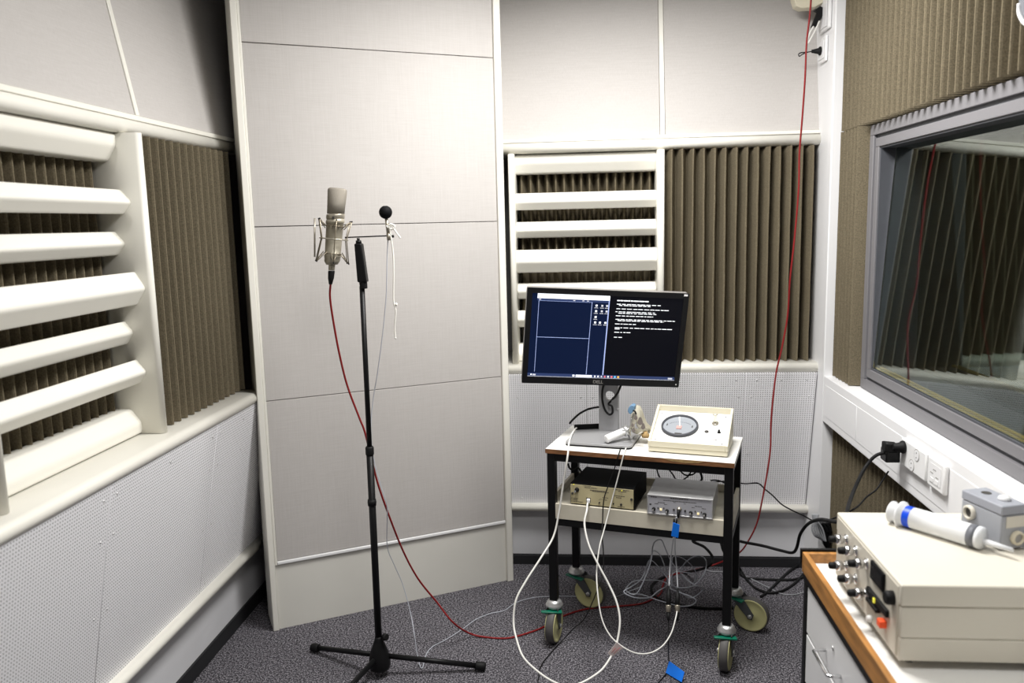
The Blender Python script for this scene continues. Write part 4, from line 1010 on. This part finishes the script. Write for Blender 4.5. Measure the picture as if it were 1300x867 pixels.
# ================================================================== CABLES
fl_ = lambda x, y, z=.004: P(x, y, 'z', z)
yy = lambda x, y, Y: P(x, y, 'y', Y)
cable('microphone_cable', [mb0+axm*.076, yy(419, 378, 2.665), yy(423.5, 410, 2.68), yy(431, 450, 2.69), yy(441, 490, 2.70), yy(456, 530, 2.70), yy(463, 548, 2.70), yy(471, 580, 2.70), yy(480, 615, 2.71), yy(494, 655, 2.74), yy(512, 700, 2.80), yy(531, 735, 2.84), yy(555, 765, 2.87), yy(575, 790, 2.86), fl_(596, 804, .02), fl_(618, 809), fl_(645, 810), fl_(672, 803), fl_(692, 795), fl_(715, 782), fl_(745, 773), fl_(780, 770), fl_(815, 766), fl_(837, 755), fl_(842, 742), fl_(850, 731), fl_(880, 724), fl_(912, 715, .03),
       yy(938, 702, 3.50), yy(951, 685, 3.46), yy(961, 664, 3.44), yy(967, 638, 3.42), yy(974, 600, 3.42), yy(978, 570, 3.42), yy(979, 535, 3.42), yy(982, 500, 3.42), yy(986, 470, 3.42), yy(993, 440, 3.42), yy(1000, 400, 3.42), yy(1003, 355, 3.40), yy(1009, 300, 3.40), yy(1014, 240, 3.40), yy(1015, 195, 3.40), yy(1018.5, 150, 3.38), yy(1022, 100, 3.36), yy(1024, 55, 3.36), yy(1028, 20, 3.36), yy(1031, -20, 3.36), yy(1033, -60, 3.36)], .0036, 'red_cable',
      'long red cable from the microphone across the carpet and up to the ceiling', seg=10)
cable('sensor_cable', [yy(492.6, 303, SY+.004), yy(491.5, 325, SY+.01), yy(491, 350, SY+.01), yy(490, 380, 2.67), yy(485, 430, 2.68), yy(479, 475, 2.69), yy(474, 505, 2.70), yy(471, 540, 2.70), yy(474, 580, 2.70), yy(484, 618, 2.70), yy(491.5, 645, 2.71), yy(491.5, 692, 2.76), yy(501, 718, 2.79), yy(511, 741, 2.81), yy(521, 777, 2.80), yy(526, 805, 2.75), yy(530, 832, 2.73), fl_(534, 847, .004), fl_(537, 846, .003), fl_(541, 831, .003), fl_(549, 821, .003), fl_(566, 812, .003), fl_(588, 798, .003), fl_(603, 787, .003), fl_(622, 779, .003), fl_(640, 775, .003), fl_(655, 765, .003), fl_(675, 759, .003), fl_(700, 757, .003), fl_(727, 757, .003)],
      .0016, 'thin_grey_cable', 'thin grey cable hanging from the small microphone and running over the carpet')
# white cable from the table, loop near the floor, into the gold amplifier
ta = lambda x, y: P(x, y, 'z', H+.022)
cable('data_cable', [ta(746, 539.5), ta(735, 541), ta(727, 549), P(722.5, 562, 'z', H+.016), PP(720.5, 580, tp(0, -.012, 0), TF.to_3x3() @ Vector((0, 1, 0))), PP(715, 615, tp(0, -.016, 0), TF.to_3x3() @ Vector((0, 1, 0))), PP(710, 648, tp(0, -.022, 0), TF.to_3x3() @ Vector((0, 1, 0))), yy(703, 680, 2.86), yy(688, 706, 2.80), yy(668, 737, 2.74), yy(655, 762, 2.70), yy(652, 790, 2.67), yy(656, 812, 2.62), yy(665, 835, 2.56), yy(686, 855, 2.50), yy(706, 867, 2.46), yy(723, 871, 2.45), yy(742, 865, 2.47), yy(762, 852, 2.50), yy(773, 838, 2.54), yy(779, 826, 2.57), yy(784, 812, 2.60), yy(787, 788, 2.63), yy(783, 765, 2.66), yy(773, 742, 2.69), yy(757, 712, 2.72), yy(747, 690, 2.75), yy(742, 665, 2.79), (yy(745, 648, 2.82)), RJ+Vector((-.004, -.022, -.012)), RJ+Vector((0, -.004, 0))], .0036, 'white_cable',
      'thick white cable from the trolley top looping low and up into the gold amplifier', seg=10)
tag(MB().box(RJ+Vector((-.006, -.016, -.007)), RJ+Vector((.006, .0, .006)), .0015).build('cable_plug', None, 'white_plastic'), 'white square cable plug in the gold front panel', 'plug')
# paper tag
tq = [yy(771.5, 829, 2.552), yy(783, 815, 2.552), yy(791.5, 822, 2.555), yy(777, 833.5, 2.555)]
r = thing('cable_tag', tq[0], 'pinkish paper tag wrapped round the crossing white cables near the floor', 'tag')
MB().prism(tq, (0, -.0015, 0)).build('flag', r, 'tag_paper')
m = MB(); 
for (xa, ya_, xb, yb_) in ((776.5, 828.5, 781.5, 822.5), (779, 830, 784, 824.5), (782, 826.5, 787, 822)): m.tube([yy(xa, ya_, 2.549), yy(xb, yb_, 2.549)], .0007, 5, 0)
m.build('print', r, 'tag_red')
# grey-white cable from the mask
f_ = TF.to_3x3() @ Vector((0, 1, 0))
cable('mask_cable', [MK(640, 505, .15), MK(590, 530, .12), P(803, 556, 'z', H+.012), P(796, 566, 'z', H+.006), P(792.5, 575, 'z', H+.006), PP(789.5, 586, tp(0, -.010, 0), f_), PP(783, 612, tp(0, -.014, 0), f_), PP(775, 642, tp(0, -.02, 0), f_), yy(767, 672, 2.80), yy(761, 695, 2.76), yy(757.5, 725, 2.72), yy(759, 755, 2.67), yy(764, 785, 2.63), yy(774, 806, 2.60), yy(789, 820, 2.575), yy(807, 829, 2.57), yy(825, 829, 2.58), yy(841, 820, 2.60), yy(852, 804, 2.63), yy(857.5, 786, 2.66), yy(859.5, 776, 2.68)], .0024, 'white_cable',
      'pale grey cable from the breathing mask looping under the trolley to a hanging connector', seg=10)
cable('thin_black_cable', [MK(462, 500, .10), P(797, 555, 'z', H+.004), P(789, 567, 'z', H+.003), P(785, 578, 'z', H+.003), PP(781, 592, tp(0, -.006, 0), f_), PP(772, 617, tp(0, -.008, 0), f_), PP(766.5, 635, tp(0, -.012, 0), f_), PP(765, 660, tp(0, -.012, 0), f_), yy(764.5, 682, 2.80), yy(766, 700, 2.79), yy(765.5, 725, 2.76), yy(758, 750, 2.72), fl_(742, 785, .09), fl_(728, 798, .05), fl_(716, 811, .012), fl_(706, 821, .004), fl_(694, 835, .003), fl_(686, 847, .003), fl_(684, 858, .003), fl_(682, 874, .003)], .0021, 'black_rubber',
      'thin black cable falling from the trolley top past the front left castor onto the carpet')
# blue taped cable pair under silver amplifier
tt = lambda x, y, v=-.030: PP(x, y, tp(0, v, 0), f_)
r = thing('taped_connector', tt(858, 664), 'pair of grey cables joined with bright blue tape hanging from the silver amplifier', 'cable joint')
MB().tube([LC, LC+Vector((-.002, -.008, -.006)), LC+Vector((-.004, -.012, -.022))], lambda t: .0062-.002*t, 12).build('plug', r, 'black_rubber')
MB().tube([LC+Vector((-.004, -.012, -.022)), tt(858.5, 657), tt(857.5, 662)], .0022).build('cable', r, 'grey_cable')
m = MB(); 
for x in (856, 859): m.tube([tt(x, 659), tt(x-.5, 665)], .0035, 8, 0)
m.build('sleeve', r, 'black_rubber')
pq = [tt(852, 680), tt(854.5, 662.5), tt(862.8, 666), tt(861, 682.5)]
MB().prism(pq, (0, -.004, 0), .001).build('tape', r, 'blue_tape')
MB().tube([tt(855, 682), tt(852.5, 700, -.02), yy(850.5, 722, 2.78), yy(849.5, 745, 2.74)], .0026).build('cable', r, 'grey_cable')
MB().tube([tt(857, 682), tt(857, 698, -.02), yy(859, 722, 2.78), yy(860.5, 747, 2.74)], .0022).build('cable', r, 'grey_cable')
for (x0, lab) in ((849, 'hanging cable connector with black sleeve and nickel end, left of the pair'), (860.3, 'hanging cable connector with black sleeve and nickel end, right of the pair')):
    o = thing('cable_connector', yy(x0, 760, 2.73), lab, 'connector')
    a, b = yy(x0, 744+(x0 > 850)*3, 2.74), yy(x0-.4, 768, 2.70); L_ = (b-a).length
    MB().lathe(a, b-a, [(0, .003), (L_*.25, .0045), (L_*.35, .0078), (L_, .0085)], 16).build('sleeve', o, 'black_rubber')
    MB().sphere(a.lerp(b, .55)+Vector((0, -.008, 0)), .0018, 8).build('lock_pin', o, 'chrome')
    c = yy(x0-.4, 777, 2.69); MB().lathe(b, c-b, [(0, .0088), (.002, .0092), ((c-b).length, .0088)], 16).build('ferrule', o, 'nickel')
    d = yy(x0-.4, 788, 2.675); MB().lathe(c, d-c, [(0, .007), ((d-c).length, .0045)], 14).build('tail', o, 'black_rubber')
cable('thin_black_cable', [yy(848.7, 786, 2.68), yy(848.6, 800, 2.66), yy(848.5, 818, 2.63), fl_(849, 836, .02), fl_(850, 846, .003), fl_(846, 855, .003), fl_(838, 864, .003), fl_(828, 876, .003)], .0020, 'black_rubber', 'thin black cable dropping straight from the left hanging connector to the carpet')
r = thing('tape_flag', fl_(855, 852, .003), 'bright blue tape flag wrapped on a thin black cable on the carpet', 'tape')
a, b, c, d = fl_(845, 854, .004), fl_(849.5, 839, .03), fl_(868.5, 853, .030), fl_(865, 866, .006)
MB().prism([a, b, c, d], (.001, -.002, .001)).build('flag', r, 'blue_tape')
# tangle of thin grey cable
def tg(pts, yv): return [yy(780+x/5.78, 650+y/5.78, yv(i)) for i, (x, y) in enumerate(pts)]
tang = [(400, 530), (370, 400), (330, 310), (285, 285), (265, 340), (230, 430), (190, 500), (120, 550), (70, 580), (100, 610), (170, 630), (260, 625), (320, 580), (390, 535), (340, 505), (250, 500), (150, 505), (100, 540), (85, 575), (160, 600), (230, 470), (270, 350), (280, 260), (300, 215), (345, 205), (375, 270), (400, 330), (430, 380), (480, 440), (540, 500), (590, 530), (640, 480), (670, 420), (670, 350), (620, 320), (550, 345), (500, 400), (490, 460), (560, 520), (600, 500), (600, 460), (530, 445), (450, 440), (415, 480), (440, 545), (520, 555), (600, 540), (650, 560), (620, 600), (560, 630), (500, 600), (430, 540), (410, 560), (480, 590), (560, 620), (600, 650), (560, 685), (480, 690), (400, 670), (300, 640), (200, 605), (110, 600)]
g = random.Random(5)
def tyv(i):
    return 2.98+.10*math.sin(i*.55)
tpts = []
for i, (x, y) in enumerate(tang):
    Y = tyv(i); p = yy(780+x/5.78, 650+y/5.78, Y)
    if p.z < .004: p = fl_(780+x/5.78, 650+y/5.78, .004)
    tpts.append(p)
cable('coiled_cable', tpts, .0021, 'thin_grey_cable', 'tangled loops of thin grey cable hanging under the trolley shelf', seg=6)
cable('coiled_cable', [fl_(727, 757, .004), fl_(760, 757, .004), fl_(783, 757, .004), yy(800, 750, 3.02), yy(815, 742, 3.02), yy(822, 715, 3.02), yy(828, 712, 3.0), yy(838, 722, 3.0), yy(848, 735, 2.98), yy(853, 742, 2.95), yy(853, 715, 2.9), yy(856, 706, 2.9), yy(872, 712, 3.0), yy(884, 728, 3.1), yy(880, 742, 3.1)], .0017, 'thin_grey_cable', 'thin grey cable running over the carpet into the tangle under the trolley', seg=6)
# black cables
def bz_z(pts): return [P(*p) if len(p) == 4 else p for p in pts]
cable('power_cable', [P(1075, 664, 'y', 2.16), P(1058, 662, 'y', 2.35), P(1040, 659.5, 'y', 2.6), P(1026, 665, 'y', 2.85), P(1016, 678, 'y', 2.95), P(1011.5, 695, 'y', 3.0), P(1006, 701.5, 'y', 3.05), P(992, 699, 'y', 3.1), P(969, 693, 'y', 3.15), P(948, 689, 'y', 3.2), P(920, 684, 'y', 3.28), P(880, 686, 'y', 3.3), P(895, 695, 'y', 3.28), P(905, 709, 'y', 3.25), P(897, 720, 'y', 3.2), P(870, 727, 'z', .006), P(842, 733, 'z', .006), P(828, 743, 'z', .006), P(829, 754, 'z', .006), P(840, 762, 'z', .006), P(862, 768, 'z', .006), P(895, 772, 'z', .006), P(925, 772, 'z', .006), P(945, 770, 'z', .006)], .0058, 'black_rubber',
      'thick black power cable drooping from the bench to the trolley and curling on the carpet', seg=10)
cable('power_cable', [P(905, 612, 'y', 3.33), P(925, 611, 'y', 3.36), P(945, 614, 'y', 3.38), P(962, 613.5, 'y', 3.40), P(971, 621, 'y', 3.42), P(981, 629, 'y', 3.42), P(992, 640, 'y', 3.42), P(1006, 648, 'y', 3.42), P(1020, 654.5, 'y', 3.42), P(1031, 660.5, 'y', 3.42), P(1042, 663, 'y', 3.38)], .0030, 'black_rubber', 'thin black cable running along the back wall to the corner column')
cable('power_cable', [P(1125, 574, 'y', 2.54), P(1111, 579, 'y', 2.54), P(1098, 594, 'y', 2.53), P(1086, 618, 'y', 2.45), P(1079, 636, 'y', 2.3), P(1075, 652, 'y', 2.15), P(1074, 668, 'y', 2.085)], .0055, 'black_rubber', 'thick black lead hanging from the plug on the white trunking', seg=10)
cable('power_cable', [P(1128, 598, 'y', 2.60), P(1119, 612, 'y', 2.60), P(1112, 622, 'y', 2.58), P(1100, 631, 'y', 2.5), P(1091, 641, 'y', 2.4), P(1081, 648, 'y', 2.3), P(1066, 655, 'y', 2.4), P(1052, 660, 'y', 2.6), P(1040, 661, 'y', 2.9), P(1028, 664, 'y', 3.2)], .0028, 'black_rubber', 'thin black lead hanging from the adapter on the white trunking')
fy2 = lambda x, y: P(x, y, 'z', .006)
cable('power_cable', [P(915, 688, 'y', 3.28), P(920, 702, 'y', 3.26), P(933, 713, 'z', .06), fy2(944, 732), fy2(965, 735), fy2(990, 736), fy2(1008, 735.5), fy2(1024, 731), fy2(1040, 724)], .0055, 'black_rubber', 'black cable lying flat on the carpet between trolley and bench', seg=10)
cable('power_cable', [P(917, 690, 'y', 3.25), P(925, 700, 'y', 3.25), P(938, 720, 'z', .04), fy2(950, 738), fy2(962, 748), fy2(978, 752.5), fy2(993, 750), fy2(1008, 741), fy2(1020, 729), fy2(1032, 718)], .0055, 'black_rubber', 'black cable sagging in a deep curve on the carpet between trolley and bench', seg=10)
cable('power_cable', [fy2(966, 757.5), fy2(976, 750), fy2(988, 738), fy2(1000, 727), P(1010, 719, 'z', .012), P(1022, 712, 'z', .02), P(1034, 706, 'z', .03)], .0055, 'black_rubber', 'black cable running diagonally from the rear right castor to the bench', seg=10)
cable('thin_white_cable', [fl_(893, 723), fl_(905, 725.5), fl_(920, 726), fl_(938, 728), fl_(952, 734), fl_(966, 741), fl_(978, 747), fl_(990, 753), fl_(1005, 755), fl_(1020, 752), fl_(1030, 746)], .0020, 'grey_cable', 'thin grey cable on the carpet between trolley and bench')
# bundle at the foot of the corner column
r = thing('cable_bundle', (.97, 3.3, .25), 'bundle of grey cables with a black multi socket at the foot of the corner column', 'cable bundle')
for k in range(6):
    Y = 3.36-.012*k; q = lambda x, y: P(960+x/5.42, 600+y/5.42, 'y', Y)
    MB().tube([q(388+8*k, 285), q(392+6*k, 330), q(383+14*k, 380), q(400+14*k, 430), q(440+8*k, 455+4*k)], .0036).build('cable', r, 'grey_cable')
q = lambda x, y: P(960+x/5.42, 600+y/5.42, 'y', 3.33)
MB().prism([q(440, 350), q(515, 345), q(525, 400), q(515, 500), q(490, 540), q(465, 500), q(445, 440)], (0, .03, 0), .003).build('multi_socket', r, 'black_gloss')
for x in (455, 480): MB().tube([q(x, 345), q(x+25, 380), q(x+38, 410)], .0042).build('plug_lead', r, 'black_rubber')
MB().tube([q(490, 520), q(495, 560), q(490, 640), q(480, 760)], .005).build('lead', r, 'black_rubber')
# dangling leads between the trolley top and shelf, at the back
for k, (pts, lb) in enumerate(((((834, 596), (836, 603), (840, 610)), 'short black lead hanging behind the silver amplifier, leftmost of the leads there'), (((850, 597), (854, 602), (858, 608), (866, 611)), 'short black lead with a bend behind the silver amplifier, next to the leftmost one'),
    (((862, 596), (870, 603), (880, 602), (885, 597)), 'black lead sagging in a shallow curve behind the silver amplifier'), (((866, 610), (874, 604), (878, 597)), 'black lead crossing the sagging one behind the silver amplifier'),
    (((889, 598), (891, 608), (886, 614)), 'thick black lead near the right rear trolley leg'), (((902, 610), (908, 609.5), (915, 611), (922, 614)), 'thin black lead beside the right rear trolley leg'))):
    o = cable('hanging_lead', [PP(x, y, tp(0, .31, 0), f_) for x, y in pts], .0045 if k == 4 else .003, 'black_rubber', lb)
cable('hanging_lead', [PP(x, y, tp(0, .30, 0), f_) for x, y in ((721, 588), (723, 594), (728, 597), (734, 594), (738, 600), (733, 604))], .0040, 'black_rubber', 'tangled black lead by the left rear trolley leg')

GROUPS = {'acoustic_foam': 'wedge foam absorbers on the walls', 'louvred_panel': 'cream louvred wall panels', 'perforated_panel': 'white perforated wall sheets',
          'sound_absorber': 'grey fabric panels on the upper walls', 'power_socket': 'white power sockets', 'power_plug': 'black power plugs', 'power_cable': 'black power cables',
          'hanging_lead': 'short black leads under the trolley top', 'cable_connector': 'connectors hanging under the trolley', 'coiled_cable': 'thin grey cables under the trolley',
          'amplifier': 'box amplifiers on the trolley shelf', 'thin_black_cable': 'thin black cables'}
for o in COL.objects:
    k = o.name.split('.')[0]
    if o.parent is None and k in GROUPS and 'group' not in o: o['group'] = GROUPS[k]
# ================================================================== LIGHT
def area(name, loc, sx, sy, pw, rot=(0, 0, 0), col=(1, .985, .96)):
    l = bpy.data.lights.new(name, 'AREA'); l.shape = 'RECTANGLE'; l.size = sx; l.size_y = sy; l.energy = pw; l.color = col
    o = bpy.data.objects.new(name, l); COL.objects.link(o); o.location = loc; o.rotation_euler = rot; return o
area('ceiling_lamp_rear', (.12, 2.45, 2.66), .7, .7, 56)
area('fill_light_front', (.05, 1.0, 2.70), .5, .5, 18)  # weak unseen fill light, added to lift the front of the room
w = bpy.data.worlds.new('world'); SC.world = w; w.use_nodes = True
w.node_tree.nodes['Background'].inputs[0].default_value = (.02, .02, .022, 1); w.node_tree.nodes['Background'].inputs[1].default_value = 1
SC.view_settings.view_transform = 'Standard'; SC.view_settings.look = 'None'; SC.view_settings.gamma = 1; SC.view_settings.exposure = .3
SC.view_settings.use_curve_mapping = False
